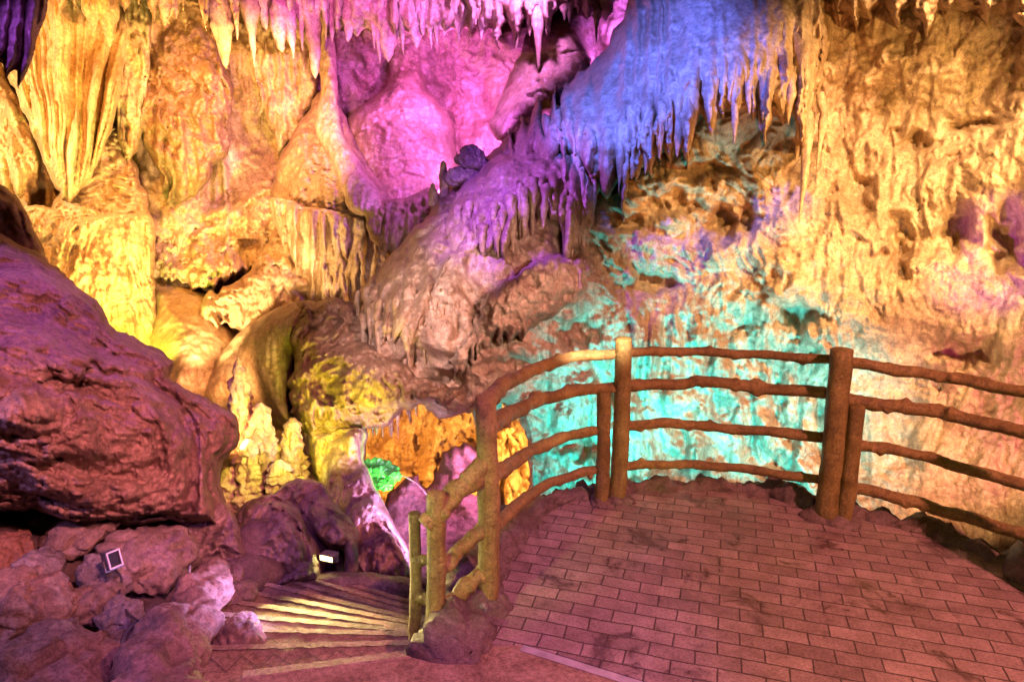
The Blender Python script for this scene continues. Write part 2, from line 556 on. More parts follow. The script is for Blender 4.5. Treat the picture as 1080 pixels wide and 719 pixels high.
# ------------------------------------------------------------------ materials
def rock_mat(name, cols, scale=1.0, bump=0.5, rough=(0.35, 0.75), streak=0.35, stain=(0.10, 0.05, 0.03), stain_amt=0.45, spec=0.5):
    m = bpy.data.materials.new(name); m.use_nodes = True
    nt = m.node_tree; N = nt.nodes; L = nt.links
    bsdf = N["Principled BSDF"]
    geo = N.new("ShaderNodeNewGeometry")

    def mapped(sx, sy, sz):
        mp = N.new("ShaderNodeMapping"); mp.inputs["Scale"].default_value = (sx, sy, sz)
        L.new(geo.outputs["Position"], mp.inputs["Vector"]); return mp.outputs[0]

    def noise(vec, s, det=6, rg=0.6, dist=0.0):
        n = N.new("ShaderNodeTexNoise"); n.inputs["Scale"].default_value = s; n.inputs["Detail"].default_value = det
        n.inputs["Roughness"].default_value = rg; n.inputs["Distortion"].default_value = dist
        L.new(vec, n.inputs["Vector"]); return n.outputs["Fac"]

    def ramp(fac, stops):
        r = N.new("ShaderNodeValToRGB")
        while len(r.color_ramp.elements) < len(stops): r.color_ramp.elements.new(0.5)
        for e, (p, c) in zip(r.color_ramp.elements, stops):
            e.position = p; e.color = (*c, 1) if len(c) == 3 else c
        L.new(fac, r.inputs[0]); return r.outputs[0]

    def mix(f, a, b, mode="MIX"):
        x = N.new("ShaderNodeMix"); x.data_type = "RGBA"; x.blend_type = mode
        if isinstance(f, float): x.inputs[0].default_value = f
        else: L.new(f, x.inputs[0])
        L.new(a, x.inputs[6])
        if isinstance(b, tuple): x.inputs[7].default_value = (*b, 1)
        else: L.new(b, x.inputs[7])
        return x.outputs[2]

    pos = mapped(scale, scale, scale)
    big = noise(pos, 1.6, 8, 0.68, 0.6)
    k = len(cols)
    base = ramp(big, [(0.30 + 0.40 * i / (k - 1), c) for i, c in enumerate(cols)])
    fine = noise(pos, 19, 6, 0.72, 0.4)
    base = mix(0.75, base, ramp(fine, [(0.30, (0.30, 0.24, 0.21)), (0.60, (1.2, 1.16, 1.12))]), "MULTIPLY")
    base = mix(0.6, base, ramp(noise(pos, 62, 5, 0.7), [(0.34, (0.42, 0.36, 0.32)), (0.55, (1.1, 1.08, 1.05))]), "MULTIPLY")
    st = noise(mapped(7 * scale, 7 * scale, 0.9 * scale), 1.0, 5, 0.65, 0.2)
    sf = N.new("ShaderNodeMath"); sf.operation = "MULTIPLY"; sf.inputs[1].default_value = streak
    L.new(ramp(st, [(0.50, (0, 0, 0)), (0.68, (1, 1, 1))]), sf.inputs[0])
    base = mix(sf.outputs[0], base, tuple(c * 0.55 for c in cols[0]))
    pn = noise(pos, 3.1, 9, 0.74, 1.2)
    pf = N.new("ShaderNodeMath"); pf.operation = "MULTIPLY"; pf.inputs[1].default_value = stain_amt
    L.new(ramp(pn, [(0.53, (0, 0, 0)), (0.64, (1, 1, 1))]), pf.inputs[0])
    base = mix(pf.outputs[0], base, stain)
    L.new(base, bsdf.inputs["Base Color"])
    rn = noise(pos, 5, 6, 0.7)
    mr = N.new("ShaderNodeMapRange"); mr.inputs[1].default_value = 0.3; mr.inputs[2].default_value = 0.7
    mr.inputs[3].default_value = rough[0]; mr.inputs[4].default_value = rough[1]
    L.new(rn, mr.inputs[0]); L.new(mr.outputs[0], bsdf.inputs["Roughness"])
    bsdf.inputs["Specular IOR Level"].default_value = spec
    b1 = N.new("ShaderNodeBump"); b1.inputs["Strength"].default_value = min(1, bump * 1.5); b1.inputs["Distance"].default_value = 0.014
    L.new(noise(pos, 13, 10, 0.70, 0.5), b1.inputs["Height"])
    b2 = N.new("ShaderNodeBump"); b2.inputs["Strength"].default_value = min(1, bump * 1.2); b2.inputs["Distance"].default_value = 0.004
    L.new(noise(pos, 48, 8, 0.75, 0.3), b2.inputs["Height"])
    L.new(b1.outputs[0], b2.inputs["Normal"]); L.new(b2.outputs[0], bsdf.inputs["Normal"])
    return m


def plain_mat(name, col, rough=0.5, spec=0.5, bump=0.2, bscale=40, metal=0.0, emit=None, var=0.25, stretch=(1, 1, 1)):
    m = bpy.data.materials.new(name); m.use_nodes = True
    nt = m.node_tree; N = nt.nodes; L = nt.links; b = N["Principled BSDF"]
    tc = N.new("ShaderNodeTexCoord"); mp = N.new("ShaderNodeMapping"); mp.inputs["Scale"].default_value = stretch
    L.new(tc.outputs["Object"], mp.inputs["Vector"])
    n = N.new("ShaderNodeTexNoise"); n.inputs["Scale"].default_value = bscale; n.inputs["Detail"].default_value = 8; n.inputs["Roughness"].default_value = 0.65
    L.new(mp.outputs[0], n.inputs["Vector"])
    r = N.new("ShaderNodeValToRGB")
    r.color_ramp.elements[0].position = 0.32; r.color_ramp.elements[1].position = 0.68
    r.color_ramp.elements[0].color = (*[c * (1 - var) for c in col], 1); r.color_ramp.elements[1].color = (*[min(1, c * (1 + var)) for c in col], 1)
    n2 = N.new("ShaderNodeTexNoise"); n2.inputs["Scale"].default_value = bscale * 0.3; n2.inputs["Detail"].default_value = 6
    L.new(mp.outputs[0], n2.inputs["Vector"])
    L.new(n2.outputs["Fac"], r.inputs[0]); L.new(r.outputs[0], b.inputs["Base Color"])
    b.inputs["Roughness"].default_value = rough; b.inputs["Specular IOR Level"].default_value = spec; b.inputs["Metallic"].default_value = metal
    bp = N.new("ShaderNodeBump"); bp.inputs["Strength"].default_value = bump; bp.inputs["Distance"].default_value = 0.01
    L.new(n.outputs["Fac"], bp.inputs["Height"]); L.new(bp.outputs[0], b.inputs["Normal"])
    if emit:
        b.inputs["Emission Color"].default_value = (*emit[0], 1); b.inputs["Emission Strength"].default_value = emit[1]
    return m


M = {}
M["wall"] = rock_mat("limestone_wall", [(0.19, 0.10, 0.055), (0.42, 0.30, 0.19), (0.60, 0.49, 0.36)], 1.2, 0.7, streak=0.5, stain=(0.17, 0.07, 0.03), stain_amt=0.6)
M["wall_r"] = rock_mat("limestone_wall_near", [(0.25, 0.145, 0.09), (0.46, 0.335, 0.225), (0.60, 0.48, 0.345)], 1.0, 0.6, stain=(0.17, 0.065, 0.045), stain_amt=0.5)
M["pale"] = rock_mat("pale_calcite", [(0.22, 0.12, 0.06), (0.46, 0.34, 0.22), (0.62, 0.53, 0.40)], 1.4, 0.6, streak=0.6, stain=(0.20, 0.085, 0.03), stain_amt=0.55)
M["smooth"] = rock_mat("smooth_flowstone", [(0.26, 0.155, 0.085), (0.44, 0.315, 0.20), (0.56, 0.44, 0.32)], 1.1, 0.45, (0.28, 0.6), 0.55, stain=(0.17, 0.08, 0.04), stain_amt=0.45)
M["brown"] = rock_mat("brown_flowstone", [(0.15, 0.085, 0.05), (0.30, 0.19, 0.11), (0.42, 0.30, 0.19)], 1.1, 0.5, stain_amt=0.4)
M["boulder"] = rock_mat("boulder_rock", [(0.17, 0.105, 0.08), (0.34, 0.235, 0.18), (0.45, 0.34, 0.27)], 1.4, 0.75, (0.45, 0.8), 0.15, stain=(0.08, 0.05, 0.04), stain_amt=0.6, spec=0.35)
M["rubble"] = rock_mat("rubble_rock", [(0.12, 0.085, 0.07), (0.26, 0.20, 0.165), (0.38, 0.31, 0.27)], 2.2, 0.7, (0.3, 0.7), 0.1, stain=(0.06, 0.04, 0.03), stain_amt=0.55)
M["rubble_grey"] = rock_mat("rubble_rock_grey", [(0.11, 0.095, 0.10), (0.25, 0.225, 0.235), (0.40, 0.37, 0.38)], 2.2, 0.7, (0.3, 0.7), 0.1, stain=(0.08, 0.05, 0.04), stain_amt=0.4)
M["rubble_red"] = rock_mat("rubble_rock_red", [(0.12, 0.06, 0.035), (0.26, 0.135, 0.08), (0.36, 0.22, 0.14)], 2.2, 0.7, (0.3, 0.7), 0.1, stain=(0.05, 0.03, 0.02), stain_amt=0.5)
M["kerb"] = rock_mat("kerb_rubble", [(0.08, 0.055, 0.045), (0.17, 0.125, 0.10), (0.27, 0.21, 0.18)], 3.0, 0.9, (0.4, 0.8), 0.0, stain_amt=0.5)
M["mortar"] = rock_mat("crumbly_mortar", [(0.15, 0.15, 0.11), (0.32, 0.33, 0.26), (0.46, 0.47, 0.38)], 3.5, 0.9, (0.4, 0.8), 0.0, stain_amt=0.5)
M["floor"] = rock_mat("cave_floor_dirt", [(0.06, 0.042, 0.035), (0.13, 0.095, 0.08), (0.22, 0.17, 0.14)], 2.0, 0.8, (0.5, 0.85), 0.0, stain_amt=0.4)
M["post"] = rock_mat("cast_log_post", [(0.16, 0.115, 0.025), (0.30, 0.235, 0.055), (0.42, 0.35, 0.11)], 3.5, 0.8, (0.28, 0.6), 0.4, stain=(0.07, 0.045, 0.02), stain_amt=0.5)
M["rail"] = rock_mat("cast_log_rail", [(0.17, 0.11, 0.03), (0.31, 0.22, 0.06), (0.44, 0.35, 0.11)], 3.5, 0.8, (0.28, 0.6), 0.0, stain=(0.07, 0.04, 0.02), stain_amt=0.5)
M["grey"] = plain_mat("grey_metal", (0.22, 0.22, 0.24), 0.4, 0.5, 0.1, 60, 0.6)
M["white"] = plain_mat("white_paint", (0.50, 0.48, 0.46), 0.5)
M["black"] = plain_mat("black_cable", (0.05, 0.045, 0.05), 0.35)
M["glass"] = plain_mat("dark_glass", (0.03, 0.03, 0.035), 0.12, 0.6, 0.0)
M["leaf"] = plain_mat("leaf_green", (0.045, 0.30, 0.035), 0.4, 0.5, 0.3, 60, var=0.4)
M["stem"] = plain_mat("stem", (0.5, 0.5, 0.3), 0.5)


def paving_mat():
    m = bpy.data.materials.new("brick_paving"); m.use_nodes = True
    nt = m.node_tree; N = nt.nodes; L = nt.links; b = N["Principled BSDF"]
    geo = N.new("ShaderNodeNewGeometry")
    mp = N.new("ShaderNodeMapping"); mp.inputs["Rotation"].default_value = (0, 0, radians(17))
    L.new(geo.outputs["Position"], mp.inputs["Vector"])
    wob = N.new("ShaderNodeTexNoise"); wob.inputs["Scale"].default_value = 2.5; wob.inputs["Detail"].default_value = 4
    L.new(mp.outputs[0], wob.inputs["Vector"])
    sub = N.new("ShaderNodeVectorMath"); sub.operation = "SUBTRACT"; sub.inputs[1].default_value = (0.5, 0.5, 0.5); L.new(wob.outputs["Color"], sub.inputs[0])
    scl = N.new("ShaderNodeVectorMath"); scl.operation = "SCALE"; scl.inputs["Scale"].default_value = 0.035; L.new(sub.outputs[0], scl.inputs[0])
    ad = N.new("ShaderNodeVectorMath"); L.new(mp.outputs[0], ad.inputs[0]); L.new(scl.outputs[0], ad.inputs[1])
    br = N.new("ShaderNodeTexBrick"); br.offset = 0.5
    br.inputs["Scale"].default_value = 1.0; br.inputs["Brick Width"].default_value = 0.208; br.inputs["Row Height"].default_value = 0.099
    br.inputs["Mortar Size"].default_value = 0.0045; br.inputs["Mortar Smooth"].default_value = 0.25; br.inputs["Bias"].default_value = -0.1
    br.inputs["Color1"].default_value = (0.37, 0.28, 0.25, 1); br.inputs["Color2"].default_value = (0.23, 0.165, 0.15, 1); br.inputs["Mortar"].default_value = (0.10, 0.072, 0.064, 1)
    L.new(ad.outputs[0], br.inputs["Vector"])
    n = N.new("ShaderNodeTexNoise"); n.inputs["Scale"].default_value = 7; n.inputs["Detail"].default_value = 10; n.inputs["Roughness"].default_value = 0.72
    L.new(mp.outputs[0], n.inputs["Vector"])
    r = N.new("ShaderNodeValToRGB"); r.color_ramp.elements[0].position = 0.34; r.color_ramp.elements[0].color = (0.55, 0.5, 0.47, 1)
    r.color_ramp.elements[1].position = 0.66; r.color_ramp.elements[1].color = (1.15, 1.12, 1.1, 1); L.new(n.outputs["Fac"], r.inputs[0])
    mx = N.new("ShaderNodeMix"); mx.data_type = "RGBA"; mx.blend_type = "MULTIPLY"; mx.inputs[0].default_value = 0.9
    L.new(br.outputs["Color"], mx.inputs[6]); L.new(r.outputs[0], mx.inputs[7])
    gr = N.new("ShaderNodeTexNoise"); gr.inputs["Scale"].default_value = 75; gr.inputs["Detail"].default_value = 6; gr.inputs["Roughness"].default_value = 0.75
    L.new(mp.outputs[0], gr.inputs["Vector"])
    gp = N.new("ShaderNodeValToRGB"); gp.color_ramp.elements[0].position = 0.36; gp.color_ramp.elements[0].color = (0.40, 0.37, 0.35, 1)
    gp.color_ramp.elements[1].position = 0.56; gp.color_ramp.elements[1].color = (1.12, 1.10, 1.08, 1); L.new(gr.outputs["Fac"], gp.inputs[0])
    mg = N.new("ShaderNodeMix"); mg.data_type = "RGBA"; mg.blend_type = "MULTIPLY"; mg.inputs[0].default_value = 0.7
    L.new(mx.outputs[2], mg.inputs[6]); L.new(gp.outputs[0], mg.inputs[7]); mx = mg
    s = N.new("ShaderNodeTexNoise"); s.inputs["Scale"].default_value = 3.4; s.inputs["Detail"].default_value = 9; s.inputs["Roughness"].default_value = 0.66; s.inputs["Distortion"].default_value = 0.7
    L.new(mp.outputs[0], s.inputs["Vector"])
    sr = N.new("ShaderNodeValToRGB"); sr.color_ramp.elements[0].position = 0.555; sr.color_ramp.elements[0].color = (0, 0, 0, 1)
    sr.color_ramp.elements[1].position = 0.625; sr.color_ramp.elements[1].color = (0.75, 0.75, 0.75, 1); L.new(s.outputs["Fac"], sr.inputs[0])
    m2 = N.new("ShaderNodeMix"); m2.data_type = "RGBA"; L.new(sr.outputs[0], m2.inputs[0]); L.new(mx.outputs[2], m2.inputs[6]); m2.inputs[7].default_value = (0.075, 0.045, 0.04, 1)
    L.new(m2.outputs[2], b.inputs["Base Color"])
    rr = N.new("ShaderNodeMapRange"); rr.inputs[1].default_value = 0.35; rr.inputs[2].default_value = 0.65; rr.inputs[3].default_value = 0.62; rr.inputs[4].default_value = 0.24
    L.new(s.outputs["Fac"], rr.inputs[0]); L.new(rr.outputs[0], b.inputs["Roughness"])
    b1 = N.new("ShaderNodeBump"); b1.inputs["Strength"].default_value = 0.8; b1.inputs["Distance"].default_value = 0.006; b1.invert = True
    L.new(br.outputs["Fac"], b1.inputs["Height"])
    b2 = N.new("ShaderNodeBump"); b2.inputs["Strength"].default_value = 0.35; b2.inputs["Distance"].default_value = 0.004
    n3 = N.new("ShaderNodeTexNoise"); n3.inputs["Scale"].default_value = 22; n3.inputs["Detail"].default_value = 8; n3.inputs["Roughness"].default_value = 0.7
    L.new(mp.outputs[0], n3.inputs["Vector"]); L.new(n3.outputs["Fac"], b2.inputs["Height"])
    L.new(b1.outputs[0], b2.inputs["Normal"]); L.new(b2.outputs[0], b.inputs["Normal"])
    return m


M["paving"] = paving_mat()
M["tread"] = rock_mat("stair_concrete", [(0.20, 0.13, 0.08), (0.34, 0.25, 0.155), (0.42, 0.33, 0.22)], 2.0, 0.3, (0.35, 0.7), 0.0, stain=(0.12, 0.08, 0.06), stain_amt=0.45)
M["groove"] = plain_mat("groove_dirt", (0.15, 0.10, 0.07), 0.7)

# ================================================================== THE CAVE
G = np.array

# ---- ground: one sheet, pit beyond the platform, rubble bank beside the stairs
def cave_floor():
    xs = np.concatenate([np.linspace(-22, -4, 60), np.linspace(-3.9, 4, 160), np.linspace(4.2, 18, 50)])
    ys = np.concatenate([np.linspace(-6, 0.6, 30), np.linspace(0.7, 7, 150), np.linspace(7.2, 24, 70)])
    X, Y = np.meshgrid(xs, ys)
    bank = sstep(-0.75, -1.7, X) * sstep(7.5, 4.5, Y)
    Z = -2.6 + 2.25 * bank
    Z = Z + (0.35 - 0.0) * sstep(-1.5, -3.5, X) * sstep(6, 3.5, Y) * 1.0
    Z = Z + sstep(1.6, 0.4, Y) * sstep(-3, 0, X) * 1.9
    V = np.stack([X.ravel(), Y.ravel(), Z.ravel()], 1)
    V[:, 2] += 0.30 * perlin(V * 0.6) + 0.12 * billow(V * 1.7) + 0.05 * billow(V * 4.5) + 0.02 * perlin(V * 12)
    nr, ns = X.shape
    q = grid_quads(nr, ns, False)
    tag(mesh_np("cave_floor", V, q, M["floor"]), "dark uneven dirt floor of the cave among the rocks", "cave floor", kind="structure")
cave_floor()

# ---- enclosing rock
def w_left(P, px, py):
    k = np.clip(sstep(300, 420, px) * sstep(300, 200, py), 0, 1)
    low = sstep(240, 330, py)
    return (1 - k) * d_drip(P, 1.7, 0.9) * (1 - 0.3 * low) + k * d_rough(P, 1.9, 1.1) + 0.5 * perlin(P * 0.45)
tag(relief("cave_wall", [(-190, -190), (300, -200), (760, -200), (760, 300), (640, 420), (400, 430), (200, 520), (-190, 520)],
       ctrl([(-150, -150, 9.5), (-150, 400, 9.5), (60, 0, 10.3), (60, 300, 10.6), (250, 50, 11.3), (250, 330, 11.2), (420, 0, 10.8), (420, 120, 12), (520, 120, 11.6), (560, 20, 10.8), (700, -100, 9.5), (420, 430, 12)]),
       w_left, M["wall"], 1.7, (10, 0.2), jag=0, skirt=0.3, seed=1),
    "far rough golden and purple rock wall behind the formations", "cave wall", kind="structure")

def w_right(P, px, py):
    teal = sstep(300, 345, py) * sstep(560, 590, px) * sstep(905, 870, px)
    gold = sstep(820, 880, px)
    pop = sstep(45, 15, np.abs((px - 900) * 0.75 + (py - 420) * 0.66 - 0)) * gold
    mott = (1 - gold) * (1 - teal)
    h = teal * 1.1 * d_flute(P, 1.0, 1.0, 0.08) + teal * 1.2 * d_rough(P, 1.0, 1.2) + teal * 0.7 * d_shelf(P, 1.0, 1.0) + mott * (d_rough(P, 2.0, 0.95) + 0.6 * d_shelf(P, 1.0, 1.1))
    g = 1.15 * d_shelf(P, 1.0, 1.15) + 0.8 * d_rough(P, 1.0, 1.1)
    strk = sstep(980, 900, px)
    g = g + 0.25 * strk * d_flute(P, 1.0, 1.1, 0.10)
    h = h + gold * (1 - teal) * ((1 - pop * 0.7) * g + pop * d_popcorn(P, 0.9, 1.0))
    n1 = perlin(np.stack([px / 16, py / 16, px * 0 + 3], 1)); n2 = perlin(np.stack([px / 16, py / 16, px * 0 + 9], 1))
    qx = px + 11 * n1; qy = py + 11 * n2
    for (x, y, rx, ry, d) in [(560, 312, 26, 12, .40), (532, 386, 30, 12, .38), (604, 352, 20, 14, .35), (478, 405, 24, 12, .3), (706, 214, 30, 14, .40), (656, 236, 26, 10, .3), (768, 236, 26, 15, .38), (745, 180, 24, 12, .35), (844, 336, 20, 14, .35), (690, 300, 26, 10, .25), (1008, 246, 18, 26, .30), (1066, 250, 20, 40, .35),
                              (948, 260, 12, 34, .22), (640, 410, 14, 22, .2), (812, 420, 12, 26, .2), (615, 470, 26, 10, .25), (1020, 372, 30, 12, .25), (905, 200, 14, 30, .25), (596, 262, 16, 20, .35), (1030, 130, 26, 9, .2), (960, 150, 22, 9, .2)]:
        h = h - d * np.exp(-(((qx - x) / rx) ** 2 + ((qy - y) / ry) ** 2) ** 1.5)
    return h + 0.42 * perlin(P * 0.55) * (0.3 + 0.7 * sstep(560, 700, px))
tag(relief("cave_wall", [(392, 345), (450, 300), (520, 200), (640, 120), (760, 40), (840, -190), (1260, -190), (1260, 800), (570, 800), (560, 560), (556, 470), (540, 428), (516, 426), (492, 436), (468, 442), (444, 425), (430, 405), (396, 400)],
       ctrl([(396, 395, 7.2), (440, 420, 7.0), (480, 438, 6.9), (480, 350, 6.7), (560, 420, 7.2), (570, 560, 7.6), (540, 280, 7.0), (700, 420, 7.5), (700, 540, 7.3), (700, 250, 7.5), (640, 160, 7.9), (860, -60, 7.2), (880, 250, 7.2),
             (1080, -60, 5.9), (1080, 300, 6.2), (1080, 560, 6.1), (1230, 300, 5.0), (800, 760, 6.8)]),
       w_right, M["wall_r"], 1.55, (16, 0.5), jag=4, skirt=0.8, seed=2, coarse=1.0),
    "orange and turquoise rough rock wall across the pit behind the railing", "cave wall", kind="structure")

tag(relief("cave_wall", [(360, 400), (440, 395), (560, 400), (640, 420), (720, 640), (560, 680), (380, 640)],
       ctrl([(380, 440, 11.2), (480, 440, 10.6), (600, 460, 10.4), (380, 620, 10.6), (520, 620, 9.8), (640, 620, 9.4)]),
       lambda P: d_smooth(P, 1.6, 0.9, 0.12) + d_flute(P, 1.8, 0.9, 0.10) + 2.0 * d_rough(P, 1, 1) + 1.0 * d_shelf(P, 1, .9), M["pale"], 1.8, (10, 0.2), jag=1, skirt=0.4, seed=3),
    "smooth amber rock wall of the small chamber seen under the arch", "cave wall", kind="structure")

# rock behind and above the viewer closes the cave (it bounces the lamps' light)
def shell():
    U, Q = ico(5)
    V = U * G([13.5, 16.0, 8.5]) + G([0.5, 3.0, 2.8])
    h = 0.8 * perlin(V * 0.35) + 0.3 * billow(V * 0.9)
    V = V - U * h[:, None]
    tag(mesh_np("cave_ceiling", V, Q, M["brown"]), "dark rock vault enclosing the whole cave", "cave ceiling", kind="structure")
shell()

def form(name, label, cat, poly, D, disp, mat, *a, group=None, **k):
    o = relief(name, poly, D, disp, M[mat], *a, **k)
    return tag(o, label, cat, group)

def teeth_on(parent, items, D, mat, name="stalactite"):
    for (px, py, L, w) in items:
        d = D(np.array(float(px)), np.array(float(py))) if callable(D) else D
        stalactite(name, px, py, L, w, float(d), M[mat], parent, blunt=0.45 + 0.6 * ((px * 7.31 + L * 3.7) % 1.0), lean=0.10 * (((px * 3.17) % 1.0) - 0.5))

# ---- golden side, from the corner inwards
form("stalactite_cluster", "dark purple stalactite cluster hanging in the upper corner", "stalactites",
     [(-60, -60), (52, -60), (50, 5), (44, 30), (38, 45), (28, 72), (20, 80), (8, 66), (-60, 60)], 4.6,
     lambda P: d_flute(P, 0.75, 1.7, 0.10), "boulder", 1.6, (16, 0.3), (0.15, 40), 2, (26, 20, 0.15, 0.12), skirt=0.4, seed=4)

def f_cur(P, px, py): return d_flute(P, 1.45, 1.25, 0.04) + 0.9 * d_shelf(P, 1, 1.2) + .5 * d_rough(P, 1, 1.4)
def f_fan(P, px, py):
    u = (px - 70 + 5 * perlin(np.stack([px / 30, py / 60, px * 0], 1))) / (300 - py) * 100
    n = lambda f, o: perlin(np.stack([u * f, py * 0.004, u * 0 + o], 1))
    return 0.16 * (np.abs(n(.13, 3)) * 2 - .4) + 0.11 * (np.abs(n(.31, 7)) * 2 - .4) + 0.035 * n(.9, 5) + 0.012 * n(2.1, 9) + 0.03 * fract(sc(P, 1, 1, .5), 5, 4, .5, 2.2, perlin) + .03 * perlin(P * 2)
form("flowstone_curtain", "golden flowstone curtain of long folds tapering to one point above the rippled ledges", "flowstone",
     [(-20, -60), (142, -60), (136, 30), (128, 90), (116, 140), (98, 180), (78, 210), (66, 206), (50, 178), (34, 136), (18, 98), (2, 66)],
     ctrl([(20, 0, 9.4), (120, 0, 9.7), (70, 120, 9.3), (70, 205, 9.5), (70, 0, 9.2)]), f_fan, "pale", 1.4, (12, 0.35), (0.12, 50), 2.5, (12, 16, 0.25, 0.06), skirt=0.9, seed=5)
form("flowstone_curtain", "narrow golden flowstone strip hanging between the tall curtain and the broad brown pendant", "flowstone",
     [(118, -60), (162, -60), (158, 60), (152, 130), (138, 168), (126, 150), (120, 80)], 9.9, f_cur, "pale", 1.7, (16, 0.4), (0.1, 30), 2.5, (24, 13, 0.1, 0.1), skirt=0.8, seed=6)
form("flowstone_curtain", "pale yellow draped fold behind the tall curtain at the photo's edge", "flowstone",
     [(-60, 60), (12, 90), (40, 150), (44, 180), (34, 205), (15, 214), (-60, 190)], 9.9, f_cur, "pale", 1.8, (20, 0.4), (0.2, 40), 2, (20, 18, -0.2, 0.1), skirt=0.8, seed=7)
form("rippled_ledges", "brown rippled flowstone ledges above the yellow-green column", "flowstone",
     [(90, 110), (122, 104), (134, 150), (148, 190), (158, 240), (60, 244), (54, 222), (72, 180)], ctrl([(110, 120, 10.3), (70, 235, 9.8), (150, 235, 10.0)]),
     lambda P: d_layer(P, 1.5, 1.45) + 1.0 * d_shelf(P, 1, 1.6), "smooth", 1.4, (10, 0.3), (0.12, 40), 4, (12, 13, 0, .06), skirt=0.8, seed=8)
form("fluted_column", "wide yellow-green fluted column standing behind the purple boulder", "column",
     [(24, 222), (90, 228), (158, 226), (163, 300), (160, 375), (100, 390), (30, 330)], ctrl([(40, 240, 9.6), (100, 240, 9.5), (100, 300, 9.3), (160, 300, 9.7)]),
     lambda P: d_flute(P, 1.1, 1.35, 0.05) + 1.1 * d_shelf(P, 1.0, 1.5) + .5 * d_layer(P, .6, 1.8), "pale", 1.4, (8, 0.35), (0.08, 30), 2.5, skirt=0.8, seed=9)
form("hanging_pendant", "broad brown hanging pendant of rock with a pointed bottom in the golden wall", "pendant",
     [(134, -60), (244, -60), (240, 40), (246, 100), (240, 140), (226, 172), (206, 198), (192, 216), (180, 206), (166, 180), (150, 140), (138, 80)],
     ctrl([(140, -40, 10.9), (240, -40, 11.1), (150, 60, 10.5), (190, 120, 10.1), (236, 60, 10.7), (190, 205, 10.4)]), lambda P: d_flute(P, 0.6, 1.2, 0.08) + 1.3 * d_rough(P, 1, 1.2) + 1.3 * d_shelf(P, 1, 1.1), "brown", 1.4, (16, 0.4), (0.12, 50), 5, (20, 16, 0, 0.08), skirt=0.8, seed=10)
form("rock_shelf", "pale rock shelf with a fringe of short icicles above the round tan boulder", "rock shelf",
     [(156, 225), (200, 196), (262, 196), (328, 206), (330, 262), (290, 278), (256, 288), (232, 298), (205, 302), (182, 294), (160, 280)],
     ctrl([(170, 225, 11.2), (220, 200, 11.4), (215, 290, 10.3), (300, 270, 10.6), (300, 210, 11.2)]), lambda P: d_rough(P, 2.6, 1.0) + 1.5 * d_shelf(P, 1, .9), "pale", 1.5, (12, 0.4), (0.1, 40), 4, (14, 9, 0, 0.06), skirt=1.0, seed=11)
form("rock_slab", "slanting cracked rock slab with ragged lower edge beside the round tan boulder", "rock slab",
     [(210, 322), (222, 304), (250, 298), (270, 274), (296, 236), (324, 262), (338, 312), (318, 340), (284, 360), (262, 352), (240, 344), (218, 336)],
     ctrl([(215, 320, 9.6), (300, 260, 10.3), (280, 340, 9.7)]), lambda P: d_rough(P, 2.4, 0.9) + .5 * d_flute(P, .8, 1.4, .2), "smooth", 1.5, (9, 0.35), (0.1, 40), 5, (16, 14, 0, 0.05), skirt=0.8, seed=12)
form("boulder", "round smooth tan boulder below the slanting slab", "boulder",
     [(156, 306), (190, 303), (222, 312), (242, 340), (252, 360), (244, 400), (215, 430), (160, 420)], ctrl([(170, 310, 10.0), (200, 380, 9.0), (250, 360, 9.6)]),
     lambda P: d_smooth(P, 1.0, 1.0), "smooth", 1.8, (20, 0.6), (0.5, 60), 2, skirt=0.8, seed=13)
form("rock_spur", "orange-brown rock spur at the photo's edge above the purple boulder", "rock spur",
     [(-60, 170), (0, 192), (22, 215), (38, 245), (48, 275), (30, 300), (-60, 300)], 6.2, lambda P: d_boulder(P, 0.8, 1.2), "brown", 1.8, (20, 0.4), (0.2, 50), 3, skirt=0.7, seed=14)

form("flowstone_curtain", "tall orange-streaked drip curtain between the brown pendant and the lilac ribbon", "flowstone",
     [(262, -60), (338, -60), (336, 60), (330, 100), (318, 130), (300, 150), (284, 128), (270, 80)], ctrl([(300, -20, 10.9), (300, 120, 11.1)]), lambda P: d_flute(P, 1.0, 1.3, 0.06) + 1.5 * d_shelf(P, 1, 1.2) + .6 * d_rough(P, 1, 1.3), "wall", 1.6, (10, 0.3), (0.1, 30), 4, (46, 14, 0, 0.14), skirt=0.8, seed=44)
# ---- bell, fringe, purple cone
form("flowstone_dome", "brown domed flowstone bell above the bright golden fringe", "flowstone dome",
     [(286, 214), (290, 180), (302, 150), (320, 126), (334, 100), (352, 96), (366, 130), (384, 165), (404, 190), (430, 214), (424, 246), (380, 238), (340, 228), (302, 224)],
     ctrl([(292, 200, 10.3), (345, 110, 10.6), (350, 200, 9.6), (310, 170, 10.1), (420, 225, 10.0)]), lambda P: d_smooth(P, .9, 1.2, .2) + 0.9 * d_layer(P, 1, 1.5) + .5 * d_flute(P, .6, 1.6, .08) + .6 * d_rough(P, 1, 1.5), "brown", 1.5, (14, 0.4), (0.15, 40), 3, (10, 9, 0, 0.05), skirt=0.9, seed=15)
form("flowstone_curtain", "bright golden fluted fringe hanging under the brown dome", "flowstone",
     [(284, 212), (340, 220), (424, 236), (416, 268), (404, 292), (390, 304), (378, 318), (345, 324), (318, 324), (306, 280)],
     ctrl([(300, 230, 9.9), (350, 230, 9.5), (350, 300, 9.9), (410, 250, 9.9)]), lambda P: d_flute(P, 1.5, 1.35, 0.05), "pale", 1.3, (8, 0.3), (0.1, 40), 3, (18, 11, 0, 0.14), skirt=0.9, seed=16)
